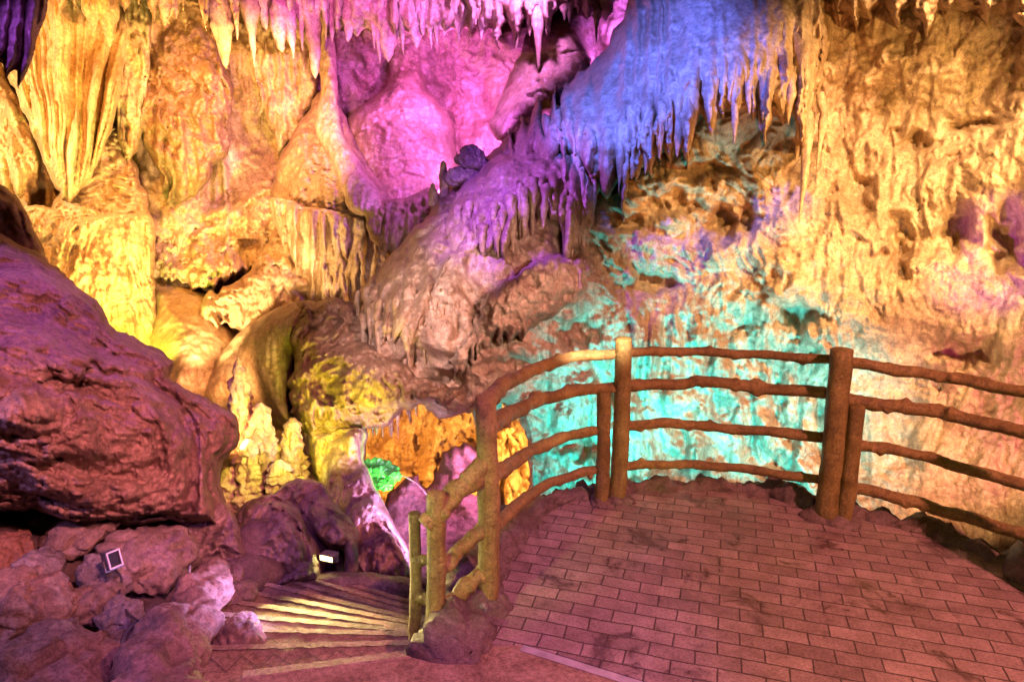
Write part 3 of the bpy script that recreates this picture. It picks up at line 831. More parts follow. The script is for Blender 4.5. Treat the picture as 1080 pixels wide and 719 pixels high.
form("flowstone_ribbon", "lilac flowstone ribbon running down over the brown dome", "flowstone",
     [(332, -20), (350, -20), (354, 60), (358, 120), (366, 150), (384, 178), (404, 218), (372, 226), (352, 180), (332, 140), (338, 90)],
     ctrl([(345, 0, 10.6), (348, 100, 10.2), (360, 150, 9.75), (390, 215, 9.3)]), lambda P: d_smooth(P, .9, 1.4, .15) + .6 * d_flute(P, .8, 1.7, .06), "smooth", 1.5, (9, 0.25), (0.06, 18), 2, skirt=0.8, seed=17)
form("flowstone_cone", "great purple flowstone cone with a narrow pale neck under the ceiling", "flowstone cone",
     [(406, 20), (424, 10), (446, 20), (446, 70), (450, 92), (468, 112), (480, 140), (482, 180), (474, 220), (430, 236), (388, 222), (364, 176), (358, 138), (378, 112), (404, 96), (410, 70)],
     ctrl([(425, 40, 11.3), (425, 95, 11.0), (425, 140, 10.5), (425, 200, 10.1), (366, 160, 10.9), (478, 160, 10.9)]), lambda P: d_smooth(P, 1.0, 1.2, .25) + .6 * d_layer(P, .8, .9) + .5 * d_flute(P, .8, 1.4, .08) + .5 * d_rough(P, 1, 1.3), "smooth", 1.5, (18, 0.5), (0.2, 60), 2.5, skirt=0.9, seed=18)
form("flowstone_curtain", "small dark fringe between the purple cone and the diagonal bank", "flowstone",
     [(384, 214), (420, 210), (462, 196), (458, 222), (440, 246), (420, 262), (400, 262)], 9.3, lambda P: d_flute(P, 1.0, 1.5, 0.1), "brown", 1.6, (12, 0.3), (0.1, 30), 3, (14, 9, 0, 0.08), skirt=0.8, seed=19)
form("flowstone_mound", "violet flowstone mound high behind the blue drapery", "flowstone mound",
     [(545, 60), (562, 28), (592, 16), (616, 40), (625, 70), (600, 110), (560, 125), (528, 150), (516, 128), (530, 100)], ctrl([(545, 60, 10.0), (590, 40, 9.8), (560, 120, 9.1)]),
     lambda P: d_smooth(P, 1.0, 1.2) + 1.3 * d_rough(P, 1, 1.4), "smooth", 1.7, (24, 0.6), (0.3, 50), 4, skirt=0.9, seed=20)

# ---- ceiling ledge with its row of stalactites
ceilD = ctrl([(40, 0, 8.2), (200, 0, 8.9), (350, 0, 9.4), (480, 0, 9.5), (620, 0, 9.0)])
cl = form("ceiling_ledge", "purple ceiling ledge fringed with many stalactites along the photo's top", "ceiling ledge",
     [(60, -150), (660, -150), (650, -6), (600, 6), (520, 24), (450, 32), (380, 30), (340, 16), (280, 2), (200, -8), (120, -10), (60, -10)],
     ceilD, lambda P: d_flute(P, 1.2, 1.3, 0.2) + .4 * d_rough(P, 1, 1.2), "pale", 1.9, (18, 0.5), (0.15, 40), 4, (46, 17, 0, 0.16), skirt=1.2, seed=21)
r = random.Random(3)
its = [(96, -10, 48, 16), (112, -12, 66, 18), (90, -14, 30, 11), (172, -12, 50, 16), (184, -14, 34, 10), (232, -10, 66, 17), (262, -12, 72, 17), (248, -8, 44, 11), (214, -14, 34, 12), (276, -12, 40, 12),
       (318, -12, 60, 12), (330, -14, 88, 15), (346, -8, 58, 15), (366, -6, 40, 11), (392, -4, 48, 13), (408, -4, 62, 14), (420, -6, 52, 14), (438, -6, 58, 13), (452, -4, 44, 11), (468, 0, 44, 11), (484, 0, 34, 10), (560, -8, 40, 11), (578, -10, 44, 12)]
its = [(x, y + 8, L * r.uniform(.6, 1.1), w * r.uniform(1.0, 1.9)) for x, y, L, w in its]
for i in range(34):
    c = r.choice([300, 345, 372, 400, 425, 455, 490, 530, 575, 600])
    L = 10 + 46 * r.random() ** 2.2
    its.append((c + r.gauss(0, 14), r.uniform(-4, 18), L, 5 + L * r.uniform(.15, .45)))
teeth_on(cl, its, lambda x, y: ceilD(x, y) + 0.06, "pale")

# ---- the diagonal bank: blue drapery and its lower tiers
E1 = ctrl([(870, -60, 7.0), (700, -40, 7.6), (600, 80, 8.0), (560, 130, 7.6), (640, 150, 6.9), (720, 110, 6.7), (800, 90, 6.6), (860, 100, 6.7), (660, 180, 6.9), (740, 40, 6.9)])
def f_blue(P, px, py):
    top = sstep(0.0, 60.0, (px - 560) * 0.45 + (py - 110) * 0.9 - 30 + 0 * px)
    return (1 - top) * d_smooth(P, 1.0, 1.3, .5) + top * d_flute(P, 1.15, 1.35, 0.07) + 0.25 * top * d_rough(P, 1, 1.5)
e1 = form("flowstone_drapery", "huge blue-violet flowstone drapery sloping across the wall with long pointed teeth", "flowstone",
     [(884, -90), (700, -90), (668, -10), (640, 46), (606, 78), (566, 104), (534, 140), (530, 176), (560, 178), (590, 160), (612, 182), (640, 196), (664, 182), (700, 156), (742, 118), (790, 116), (835, 122), (866, 90)],
     E1, f_blue, "smooth", 1.5, (20, 0.6), (0.2, 60), 3, (52, 17, 0.0, 0.20), skirt=1.2, seed=22)
teeth_on(e1, [(812, 60, 78, 34), (850, 60, 110, 26), (776, 90, 62, 20), (752, 90, 50, 18), (732, 100, 52, 18), (716, 110, 56, 16), (700, 120, 48, 18), (684, 128, 56, 16), (668, 140, 50, 16),
              (655, 160, 44, 13), (640, 160, 30, 13), (624, 150, 34, 12), (612, 140, 34, 12), (600, 130, 30, 10), (588, 130, 30, 10), (576, 132, 26, 10), (834, 90, 40, 16), (792, 90, 30, 14)],
         lambda x, y: E1(x, y) - 0.04, "smooth")
E2 = ctrl([(480, 200, 7.6), (540, 170, 7.3), (600, 170, 7.2), (520, 240, 6.8), (600, 260, 6.9), (560, 220, 6.8)])
e2 = form("flowstone_drapery", "rough violet flowstone tier with a long fluted tongue below the blue drapery", "flowstone",
     [(466, 236), (478, 205), (505, 178), (540, 160), (590, 158), (630, 176), (634, 200), (622, 240), (610, 262), (596, 266), (586, 235), (572, 215), (556, 226), (538, 252), (515, 262), (490, 268), (470, 262)],
     E2, lambda P, px, py: d_rough(P, 1.2, 1.5) * sstep(590, 550, px) + d_flute(P, 1.1, 1.5, 0.05) * sstep(540, 590, px), "smooth", 1.4, (14, 0.5), (0.2, 45), 4, (26, 12, 0.15, 0.10), skirt=0.9, seed=23)
teeth_on(e2, [(604, 200, 74, 16), (596, 190, 60, 10), (614, 200, 60, 10), (562, 205, 48, 11), (552, 215, 40, 12), (540, 225, 44, 12), (530, 236, 30, 9), (626, 190, 40, 9)], lambda x, y: E2(x, y) - 0.03, "smooth")
E3 = ctrl([(370, 330, 7.9), (420, 270, 7.6), (470, 230, 7.6), (400, 350, 7.2), (450, 330, 6.8), (470, 280, 7.0), (440, 370, 6.9)])
e3 = form("flowstone_drapery", "mauve rounded flowstone bank ending in slender dripping teeth above the arch", "flowstone",
     [(362, 332), (380, 305), (402, 280), (430, 250), (452, 226), (476, 214), (492, 240), (488, 268), (482, 300), (476, 330), (468, 350), (450, 362), (432, 368), (412, 366), (395, 358), (376, 350)],
     E3, lambda P, px, py: (d_rough(P, 2.0, 1.5) + .4 * d_smooth(P, 1.2, 1.4, .5)) * sstep(345, 300, py) + d_flute(P, 1.25, 1.6, 0.07) * sstep(295, 345, py) + .3 * d_rough(P, 1, 1.6), "smooth", 1.4, (24, 0.7), (0.35, 50), 3, (30, 12, 0.25, 0.14), skirt=0.9, seed=24)
teeth_on(e3, [(420, 330, 56, 12), (432, 330, 66, 13), (445, 330, 60, 12), (457, 325, 56, 12), (467, 320, 44, 11), (410, 335, 44, 11), (400, 335, 46, 10), (390, 330, 36, 10)], lambda x, y: E3(x, y) - 0.05, "smooth")
r = random.Random(77)
teeth_on(e3, [(x, np.interp(x, [372, 400, 440, 480], [338, 352, 356, 320]) + r.uniform(-30, 2), r.uniform(14, 40), r.uniform(6, 12)) for x in [r.uniform(374, 484) for _ in range(26)]], lambda x, y: E3(x, y) - 0.10, "smooth")
teeth_on(e2, [(x, np.interp(x, [480, 520, 560, 630], [258, 250, 218, 190]) + r.uniform(-30, 4), r.uniform(12, 34), r.uniform(6, 11)) for x in [r.uniform(480, 632) for _ in range(22)]], lambda x, y: E2(x, y) - 0.08, "smooth")
form("rubble_bank", "dark violet rocky crest running up beside the small stumps", "rock bank",
     [(440, 250), (462, 205), (492, 182), (520, 160), (548, 132), (556, 160), (530, 190), (500, 215), (476, 240)], ctrl([(450, 240, 8.0), (540, 145, 8.0)]), lambda P: d_rough(P, 1.5, 1.5), "brown", 1.6, (16, 0.5), (0.15, 30), 4, skirt=0.8, seed=25)

# ---- small free-standing stumps on the crest
for (px, py, L, w, lab) in [(468, 207, 40, 11, "slim pinkish-white stalagmite standing on the crest beside the purple cone"), (457, 214, 22, 12, "short pale stalagmite at the foot of the slim pinkish-white one")]:
    tag(stalactite("stalagmite", px, py, L, w, 8.1, M["pale"], up=True, blunt=0.35), lab, "stalagmite")
for (px, py, sz, lab) in [(498, 168, (0.22, 0.2, 0.16), "dark blue rock stump perched on the crest"), (482, 186, (0.17, 0.15, 0.12), "small violet rock below the dark blue stump"), (497, 186, (0.14, 0.14, 0.10), "low blue rock wedged under the dark blue stump")]:
    tag(rock("rock", at(px, py, 7.9), sz, M["rubble"], int(px), sub=5), lab, "rock")

# ---- stalactites on the near wall
for (px, py, L, w, D, lab) in [(853, 130, 110, 16, 6.75, "long blue-grey stalactite hanging beside the drapery's last tooth"), (868, 120, 62, 11, 6.8, "short orange stalactite just beside the long blue-grey one"),
                               (600, 286, 20, 11, 6.75, "tiny white drop-shaped stalactite in the dark hollow"),
                               (541, 308, 26, 11, 6.7, "small white stalactite under the mottled lip")]:
    tag(stalactite("stalactite", px, py, L, w, D + .02, M["wall_r"], bend=2.0), lab, "stalactite")
an = form("rock_overhang", "brown overhang with stubby stalactites at the orange wall's top", "rock overhang",
     [(868, -120), (1180, -120), (1180, 0), (1080, 10), (1000, 14), (940, 6), (890, 12)], ctrl([(880, 0, 6.7), (1000, 0, 6.0), (1150, 0, 5.3)]), lambda P: d_rough(P, 1.3, 1.2) + d_flute(P, .6, 1.5, .15), "wall_r", 1.7, (22, 0.6), (0.15, 50), 5, (30, 20, 0, 0.12), skirt=0.8, seed=26)

# ---- the bulge over the arch, the yellow stalagmite, the pale pillar
bulge_ = form("flowstone_bulge", "brown rocky bulge with yellow-lit patches overhanging the arch", "rock bulge",  # the yellow comes from a light below, the rock itself is brown
     [(300, 352), (318, 322), (352, 314), (384, 326), (404, 352), (432, 384), (470, 402), (512, 414), (516, 432), (480, 432), (440, 430), (408, 446), (380, 458), (352, 456), (330, 470), (314, 458), (306, 430), (310, 390)],
     ctrl([(320, 340, 8.0), (350, 400, 7.1), (400, 360, 7.4), (440, 410, 6.9), (510, 424, 6.8), (330, 460, 7.4)]), lambda P: d_boulder(P, 1.3, 1.5) + 2.0 * d_rough(P, 1.2, 1.4) + .8 * d_shelf(P, 1, 1.4), "brown", 1.4, (14, 0.5), (0.25, 40), 7, skirt=0.9, seed=27)
form("flowstone_cone", "smooth orange flowstone hood sweeping down behind the yellow stalagmite", "flowstone cone",
     [(202, 412), (232, 372), (268, 338), (310, 318), (340, 322), (330, 348), (316, 378), (312, 420), (318, 452), (290, 452), (266, 430), (246, 430), (226, 436)],
     ctrl([(210, 412, 8.9), (270, 350, 8.4), (320, 325, 8.1), (290, 420, 8.3)]), lambda P: d_smooth(P, 1.1, 1.2, .15) + .25 * d_flute(P, 1, 1.6, .1), "smooth", 1.6, (24, 0.6), (0.35, 60), 2, skirt=0.8, seed=28)
sg = empty("stalagmite", at(280, 540, 7.3)); tag(sg, "knobbly bright yellow stalagmite group of tiered spires glowing behind the dark rocks", "stalagmite")
for px, yb, yt, wb, wt, D, sd, ly in [((258, 251), 570, 376, 74, 9, 7.35, 1, 12), ((284, 274), 570, 424, 46, 16, 7.25, 2, 8), ((313, 308), 570, 440, 44, 17, 7.3, 3, 8), ((266, 262), 580, 462, 40, 15, 7.0, 4, 7), ((298, 294), 590, 484, 46, 18, 7.0, 5, 6), ((238, 242), 590, 492, 38, 15, 7.05, 6, 5)]:
    spire("spire", px, yb, yt, wb, wt, D, M["pale"], sg, sd, ly)
form("rock_pillar", "pale yellowish rock pillar with a glittering violet edge beside the amber chamber", "pillar",
     [(316, 452), (345, 444), (376, 446), (388, 452), (387, 480), (398, 512), (416, 552), (434, 590), (432, 622), (395, 624), (366, 600), (352, 556), (338, 520), (326, 490)],
     ctrl([(340, 460, 7.3), (384, 470, 6.9), (350, 540, 6.7), (420, 580, 6.1)]), lambda P: d_flute(P, .9, 1.3, 0.12) + 1.4 * d_rough(P, 1, 1.5), "pale", 1.4, (18, 0.6), (0.3, 40), 3, skirt=0.8, seed=30)
ar = form("rock_lip", "mottled salmon rock lip jutting out below the violet drapery tier", "rock ledge",
     [(470, 372), (500, 332), (526, 296), (566, 278), (604, 268), (626, 286), (612, 312), (584, 330), (556, 346), (528, 356), (504, 372), (488, 392)],
     ctrl([(480, 380, 6.55), (560, 300, 6.45), (620, 285, 6.9), (540, 345, 6.45)]), lambda P: d_rough(P, 2.2, 1.5) + .5 * d_shelf(P, 1, 1.4), "wall_r", 1.4, (16, 0.5), (0.15, 30), 8, (18, 10, 0, .06), skirt=0.9, seed=46)
r = random.Random(21)
for i in range(26):
    x = r.uniform(392, 552)
    y = np.interp(x, [392, 410, 440, 500, 552], [446, 436, 424, 424, 422]) + r.uniform(-3, 4)
    stalactite("stalactite", x, y - 6, r.uniform(14, 40) * (1.25 if 405 < x < 445 else .8), r.uniform(5, 11), r.uniform(7.4, 8.2), M["pale"], bulge_)
form("rock_spikes", "jagged violet rocks rising in front of the amber chamber wall", "rocks",
     [(400, 545), (412, 520), (436, 500), (446, 516), (462, 498), (470, 478), (496, 470), (508, 482), (498, 510), (520, 540), (545, 580), (560, 660), (420, 660), (412, 590)],
     ctrl([(410, 540, 7.8), (490, 490, 7.9), (540, 600, 6.9), (430, 640, 6.6)]), lambda P: d_boulder(P, .7, 1.6) + .7 * d_rough(P, 1, 1.8), "boulder", 1.6, (12, 0.4), (0.15, 30), 6, skirt=0.7, seed=32)

# ---- rocks beside the stairs' far end
form("boulder", "brown folded rock in front of the yellow stalagmite", "boulder",
     [(246, 545), (262, 528), (290, 520), (312, 536), (330, 565), (340, 592), (336, 618), (290, 630), (244, 630), (236, 590)], ctrl([(250, 550, 5.4), (300, 560, 5.0), (330, 610, 4.95), (250, 620, 4.8)]),
     lambda P: d_boulder(P, 1.8, 1.3) + 1.6 * d_rough(P, 1, 1.7), "rubble", 1.4, (18, 0.35), (0.25, 40), 3, skirt=0.6, seed=33)
form("boulder", "grey-brown crested rock above the glowing stair lamp", "boulder",
     [(280, 528), (300, 512), (318, 503), (336, 508), (346, 520), (362, 538), (376, 562), (376, 590), (362, 580), (344, 578), (330, 560), (312, 540)], ctrl([(290, 525, 5.9), (330, 520, 5.7), (370, 575, 5.3), (335, 565, 5.3)]),
     lambda P: d_boulder(P, 1.7, 1.5) + 1.6 * d_rough(P, 1, 1.8), "rubble", 1.4, (12, 0.3), (0.2, 30), 3, skirt=0.6, seed=34)
form("boulder", "small brown stone standing just beyond the glowing stair lamp", "boulder",
     [(364, 572), (374, 570), (378, 590), (376, 604), (364, 606)], 5.15, lambda P: d_boulder(P, .25, 2), "rubble", 1.2, (6, 0.1), (0.05, 10), 1, skirt=0.3, seed=35)
form("rock_kerb", "low greyish rock strip edging the far end of the stairs", "rock kerb",
     [(236, 618), (290, 612), (330, 604), (372, 602), (432, 610), (446, 622), (446, 640), (400, 634), (350, 630), (300, 634), (262, 640), (236, 640)], ctrl([(250, 630, 4.5), (340, 615, 4.85), (440, 625, 4.85)]),
     lambda P: d_boulder(P, .28, 2.2), "rubble", 1.3, (9, 0.2), (0.08, 16), 2, skirt=0.8, seed=36)

# ---- the great boulder and its bank
form("boulder", "huge purple and pink boulder with a jagged crack overhanging the rubble", "boulder",
     [(-90, 222), (-20, 238), (14, 252), (48, 272), (82, 298), (108, 328), (128, 352), (158, 362), (182, 380), (180, 398), (200, 412), (232, 428), (250, 440), (250, 470), (232, 492), (238, 530), (252, 560), (232, 574), (196, 560), (160, 552), (120, 556), (70, 552), (30, 540), (-90, 530)],
     ctrl([(0, 252, 5.2), (60, 290, 5.0), (120, 350, 5.0), (180, 385, 5.0), (245, 450, 5.1), (60, 420, 3.9), (150, 460, 4.2), (20, 520, 4.0), (120, 545, 4.25), (230, 540, 4.7), (-60, 380, 3.7)]),
     lambda P, px, py: d_boulder(P, 2.0, 1.15) * (0.35 + 0.55 * sstep(0, 60, (py - 240) - 0.62 * (px - 0) * sstep(-40, 0, px))) + 1.3 * d_rough(P, 1.0, 1.7) * sstep(330, 440, py)
     - 0.10 * np.exp(-((py - (405 - 0.32 * (px - 70) + 9 * np.sin(px / 9.0) + 5 * np.sin(px / 4.1))) / 3.2) ** 2) * sstep(55, 70, px) * sstep(145, 125, px),
     "boulder", 1.35, (26, 0.8), (0.25, 110), 4, skirt=1.4, seed=37)
form("rock_buttress", "yellow-edged crumbly rock under the boulder's overhang beside the brown folded rock", "rock",
     [(156, 556), (200, 548), (232, 530), (246, 544), (258, 580), (262, 612), (244, 634), (215, 622), (190, 600), (166, 590)], ctrl([(170, 570, 4.7), (240, 560, 4.75), (240, 620, 4.4)]),
     lambda P: d_rough(P, 2.6, 1.8), "rubble", 1.3, (12, 0.3), (0.1, 30), 4, skirt=0.8, seed=38)

# ---- platform, its rubble kerb and the stairs
edge_px = [(500, 700), (512, 665), (522, 630), (534, 598), (552, 566), (580, 540), (612, 526), (650, 520), (700, 517), (760, 518), (810, 524), (850, 534), (890, 545), (930, 553), (980, 566), (1030, 584), (1080, 606), (1140, 640)]
edge = resample([ground(x, y)[:2] for x, y in edge_px], 90)
front = [ground(1230, 900)[:2], ground(760, 900)[:2], ground(720, 730)[:2], ground(600, 693)[:2], ground(552, 679)[:2]]
def pavement():
    pts = [tuple(p) for p in edge] + [tuple(p) for p in front]
    bm = bmesh.new()
    top = [bm.verts.new((p[0], p[1], 0)) for p in pts]
    bot = [bm.verts.new((p[0], p[1], -2.9)) for p in pts]
    bm.faces.new(top[::-1]); n = len(pts)
    for i in range(n): bm.faces.new((top[i], top[(i + 1) % n], bot[(i + 1) % n], bot[i]))
    bmesh.ops.recalc_face_normals(bm, faces=bm.faces)
    me = bpy.data.meshes.new("pavement"); bm.to_mesh(me); bm.free(); me.materials.append(M["paving"])
    o = bpy.data.objects.new("pavement", me); COL.objects.link(o)
    tag(o, "reddish brick-paved viewing platform inside the log railing", "pavement", kind="structure")
pavement()
def kerb():
    off = resample([(p[0], p[1], -0.03) for p in edge], 240)
    t = np.linspace(0, 1, 240)
    rad = 0.085 + 0.10 * sstep(0.36, 0.12, t) + 0.03 * perlin(np.stack([t * 30, t * 0, t * 0 + .5], 1))
    t_ = np.gradient(off, axis=0); t_ /= np.linalg.norm(t_, axis=1)[:, None]
    out = np.stack([-t_[:, 1], t_[:, 0], 0 * t], 1)
    off = off + out * (rad * 0.75)[:, None]
    V, Q = tube_vq(off, rad, 30, 0.0)
    h = 0.055 * billow(V * 4) + 0.035 * billow(V * 9) + 0.018 * billow(V * 22) + 0.008 * perlin(V * 45)
    c = off[np.minimum(np.arange(len(V)) // 30, 239)]
    d = V - c; d /= np.linalg.norm(d, axis=1)[:, None] + 1e-6
    V = V + d * h[:, None]
    # retaining rubble wall down into the pit
    tag(mesh_np("rubble_kerb", V, Q, M["kerb"]), "rough dark rubble kerb edging the brick platform", "kerb", kind="structure")
    n = 240; m = 26
    zz = np.linspace(0.0, -2.9, m)
    W = np.stack([np.repeat(off[:, 0], m), np.repeat(off[:, 1], m), np.tile(zz, n)], 1)
    oo = np.repeat(out, m, axis=0)
    W = W + oo * (0.02 + 0.10 * billow(W * 2.2) + 0.05 * billow(W * 6) + 0.10 * np.tile(np.linspace(0, 1, m) ** 1.2, n))[:, None]
    tag(mesh_np("retaining_wall", W, grid_quads(n, m, False), M["kerb"]), "rubble wall under the platform dropping into the pit", "wall", kind="structure")
kerb()
form("rubble_mound", "crumbly grey-green mortar mound at the foot of the stair posts", "rubble mound",
     [(448, 690), (462, 668), (470, 640), (486, 610), (500, 590), (512, 596), (524, 640), (530, 680), (508, 696), (480, 694)], ctrl([(450, 685, 3.42), (500, 600, 3.75), (525, 680, 3.38)]),
     lambda P: d_rough(P, 2.4, 2.6), "mortar", 1.2, (14, 0.15), (0.12, 30), 4, skirt=0.5, seed=39)

pv = G([*at(452, 684, 3.46)[:2], 0.0])
M["white_stone"] = plain_mat("edge_stone", (0.36, 0.33, 0.32), 0.6, bump=.4)
M["nosing"] = rock_mat("stair_nosing", [(0.24, 0.175, 0.11), (0.38, 0.295, 0.19), (0.46, 0.38, 0.26)], 3.0, 0.4, (0.35, 0.7), 0.0, stain=(0.15, 0.10, 0.07), stain_amt=0.5)
st = empty("stone_staircase", (pv[0] - 0.5, pv[1], -1.0))
tag(st, "fan of worn concrete stair treads turning down beside the stair posts", "stairs")
LINES = [((276, 703.6), (450, 682)), ((270, 679), (441, 674.5)), ((264, 661), (436, 666)), ((267, 648), (435, 662)), ((282, 637), (435, 659)), ((292, 627), (434, 654)), ((317, 622), (432, 649)), ((350, 622), (432, 644)), ((385, 625), (432, 638)), ((412, 626), (433, 632))]
def tread(k):
    z = -0.07 * (k + 1); zu = -0.07 * k
    a0 = ground(*LINES[k][0], zu); b0 = ground(*LINES[k][1], zu); a1 = ground(*LINES[k + 1][0], z); b1 = ground(*LINES[k + 1][1], z)
    ext = lambda a, b, l, r_: (a + (a - b) / np.linalg.norm(a - b) * l, b + (b - a) / np.linalg.norm(a - b) * r_)
    a0, b0 = ext(a0, b0, 0.45, 0.12); a1, b1 = ext(a1, b1, 0.45, 0.12)
    n = 40; t = np.linspace(0, 1, n)[:, None]
    N0 = a0 + (b0 - a0) * t; F0 = a1 + (b1 - a1) * t
    dn = (F0 - N0); dn[:, 2] = 0; dn = dn / (np.linalg.norm(dn, axis=1)[:, None] + 1e-6)
    jit = 0.007 * perlin(np.stack([t[:, 0] * 22, t[:, 0] * 0 + k * 3.3, t[:, 0] * 0], 1)) + 0.003 * perlin(np.stack([t[:, 0] * 70, t[:, 0] * 0 + k * 3.3, t[:, 0] * 0], 1))
    F0 = F0 + dn * jit[:, None]
    N0[:, 2] = z; F0[:, 2] = z
    N0 = N0 - dn * 0.03
    rows = [N0]
    for u in (.25, .5, .72): rows.append(N0 + (F0 - N0) * u)
    rows += [F0 - dn * .012, F0 + G([0, 0, -.008]), F0 + G([0, 0, -.30])]
    V = np.concatenate(rows)
    top = np.arange(len(V)) < 5 * n
    V[:, 2] += np.where(top, 0.006 * perlin(V * 9) + 0.002 * perlin(V * 40), 0)
    o = mesh_np("tread", V, grid_quads(len(rows), n, False), M["tread"], st, smooth=False)
    ns_ = [F0 - dn * .012, F0 - dn * (.052 + 0.010 * perlin(np.stack([t[:, 0] * 30, t[:, 0] * 0 + k, t[:, 0] * 0], 1))[:, None])]
    Vn = np.concatenate([ns_[1], ns_[0], ns_[0] + dn * .016 + G([0, 0, -.012])]); Vn[:, 2] += 0.011
    no = mesh_np("nosing", Vn, grid_quads(3, n, False), M["nosing"], None, smooth=False); no.parent = o; no.location = no.location - o.location - st.location
    L_ = np.linalg.norm(b1 - a1); d = (b1 - a1) / L_; m = int(L_ / 0.075)
    g_ = MB(); pts = []
    for i in range(m + 1):
        u = i / m
        p = (a1 + (b1 - a1) * u); q = (a0 + (b0 - a0) * u)
        pts.append(p + (q - p) * (0.34 if i % 2 else 0.72))
    pts = [G([p[0], p[1], z + .010]) for p in pts]
    for i in range(m):
        e = pts[i + 1] - pts[i]; e /= np.linalg.norm(e); s_ = G([-e[1], e[0], 0]) * .0022
        g_.add(G([pts[i] - s_, pts[i + 1] - s_, pts[i + 1] + s_, pts[i] + s_]), G([[0, 1, 2, 3]]))
    if k < 4:
        gl = g_.build("grip_line", M["groove"], None, False)
        gl.parent = o; gl.location = gl.location - o.location - st.location
for k in range(9): tread(k)
def landing():
    z = 0.004
    P = [ground(x, y, z) for x, y in [(452, 683), (552, 680), (604, 696), (700, 726), (800, 800), (240, 800), (180, 735), (276, 705)]]
    n = len(P); V = np.vstack([P, G(P) - G([0, 0, .2])])
    c = G(P).mean(0)
    bm = bmesh.new(); vs = [bm.verts.new(v) for v in V]
    bm.faces.new(vs[:n])
    for i in range(n): bm.faces.new((vs[i], vs[n + i], vs[n + (i + 1) % n], vs[(i + 1) % n]))
    bmesh.ops.recalc_face_normals(bm, faces=bm.faces)
    if bm.faces[0].normal.z < 0: bmesh.ops.reverse_faces(bm, faces=bm.faces)
    me = bpy.data.meshes.new("tread"); bm.to_mesh(me); bm.free(); me.materials.append(M["tread"])
    o = bpy.data.objects.new("tread", me); COL.objects.link(o); o.parent = st; o.location = -G(st.location)
    s = MB()
    for (p, q, wd) in ((P[1], P[3], .045),):
        d = (q - p) / np.linalg.norm(q - p); sd = G([d[1], -d[0], 0])
        s.add(G([p, q, q + sd * wd, p + sd * wd]) + G([0, 0, .004]), G([[0, 3, 2, 1]]))
    so = s.build("edge_strip", M["white_stone"], None, False); so.parent = o; so.location = so.location
    p, q = P[7], P[0]; d = (q - p) / np.linalg.norm(q - p); sd = G([d[1], -d[0], 0])
    for off in (0.0, .27, .54):
        tt = np.linspace(-.1, 1.15, 40)[:, None]
        base = p + (q - p) * tt + sd * off
        jt = 0.006 * perlin(np.stack([tt[:, 0] * 30, tt[:, 0] * 0 + off * 9, tt[:, 0] * 0], 1))[:, None]
        Vn = np.concatenate([base + sd * (.004 + jt) + G([0, 0, .006]), base + sd * (.05 + jt) + G([0, 0, .009]), base + sd * (.056 + jt) - G([0, 0, .01])])
        no = mesh_np("nosing", Vn, grid_quads(3, 40, False), M["nosing"], None, smooth=False); no.parent = o
landing()

# ---- log railing round the platform
plan = resample([ground(513, 640)[:2], (-0.06, 3.55), (0.22, 4.12), ground(645, 525)[:2], ground(700, 515)[:2], ground(790, 520)[:2], ground(873, 540)[:2], ground(980, 563)[:2], ground(1080, 600)[:2], ground(1200, 660)[:2]], 400)
def on_plan(px, py):
    d = rays(px, py)
    X = d[0] / d[1] * plan[:, 1]
    # bearing match along the railing line
    i = int(np.argmin(np.abs(X - plan[:, 0])))
    return CAM + plan[i, 1] / d[1] * d
fence = empty("log_railing", ground(650, 525))
tag(fence, "curved log-style railing with four wavy rails round the brick platform", "railing")
def post(parent, bx, by, tx, ty, wpx, z=0.0, sink=0.12, seed=0, mat="post", yy=None):
    B = ground(bx, by, z); T = at_y(tx, ty, B[1])
    D = (B - CAM) @ FWD; rad = wpx * D / F / 2
    path = resample([B + (B - T) / np.linalg.norm(T - B) * sink, B, B * .6 + T * .4 + G([0.008, 0, 0]), T], 40)
    rr = rad * np.linspace(1.12, 0.98, 40)
    r = random.Random(seed)
    kn = [(r.uniform(.25, .9), r.uniform(3.2, 6.2), rad * r.uniform(.12, .25)) for _ in range(5)]
    V, Q = tube_vq(path, rr, 24, 0.10, 7, seed * 3.1, kn)
    return mesh_np("post", V, Q, M[mat], parent)
def rail(parent, pix, wpx, seed, mat="rail", plan_fn=on_plan, taper=(1.0, 1.0), name="rail"):
    W = [plan_fn(x, y) for x, y in pix]
    W = resample(W, 120)
    D = (W - CAM) @ FWD
    rad = wpx * np.mean(D) / F / 2
    r = random.Random(seed)
    wv = np.stack([np.zeros(120), np.zeros(120), 0.10 * rad * np.sin(np.linspace(0, 9, 120) + seed) + 0.12 * rad * np.sin(np.linspace(0, 23, 120) + seed * 2)], 1)
    kn = [(r.uniform(.08, .92), r.uniform(0, 6.28), rad * r.uniform(.25, .6)) for _ in range(8)]
    V, Q = tube_vq(W + wv, rad * np.linspace(*taper, 120) * (1 + .10 * perlin(np.stack([np.linspace(0, 14, 120), np.zeros(120) + seed, np.zeros(120)], 1))), 26, 0.17, 9, seed * 2.3, kn)
    return mesh_np(name, V, Q, M[mat], parent)
post(fence, 515, 642, 512, 418, 21.5, seed=1)
post(fence, 634, 530, 637, 413, 14, seed=2)
post(fence, 651, 527, 658, 357, 17, seed=3)
post(fence, 871, 545, 888, 369, 22, seed=4)
post(fence, 889, 549, 904, 428, 15.5, seed=5)
post(fence, 1120, 640, 1150, 405, 26, seed=6)
for i, (x, y, s_) in enumerate([(634, 530, .09), (652, 528, .10), (871, 545, .13), (890, 550, .10), (515, 643, .12)]):
    rock("footing", ground(x, y) + G([0, 0, .0]), (s_ * 1.2, s_ * 1.2, .055), M["kerb"], 300 + i, parent=fence, sub=4)
rail(fence, [(514, 424), (530, 406), (560, 391), (600, 378), (658, 372)], 13.5, 1, taper=(1.15, .85))
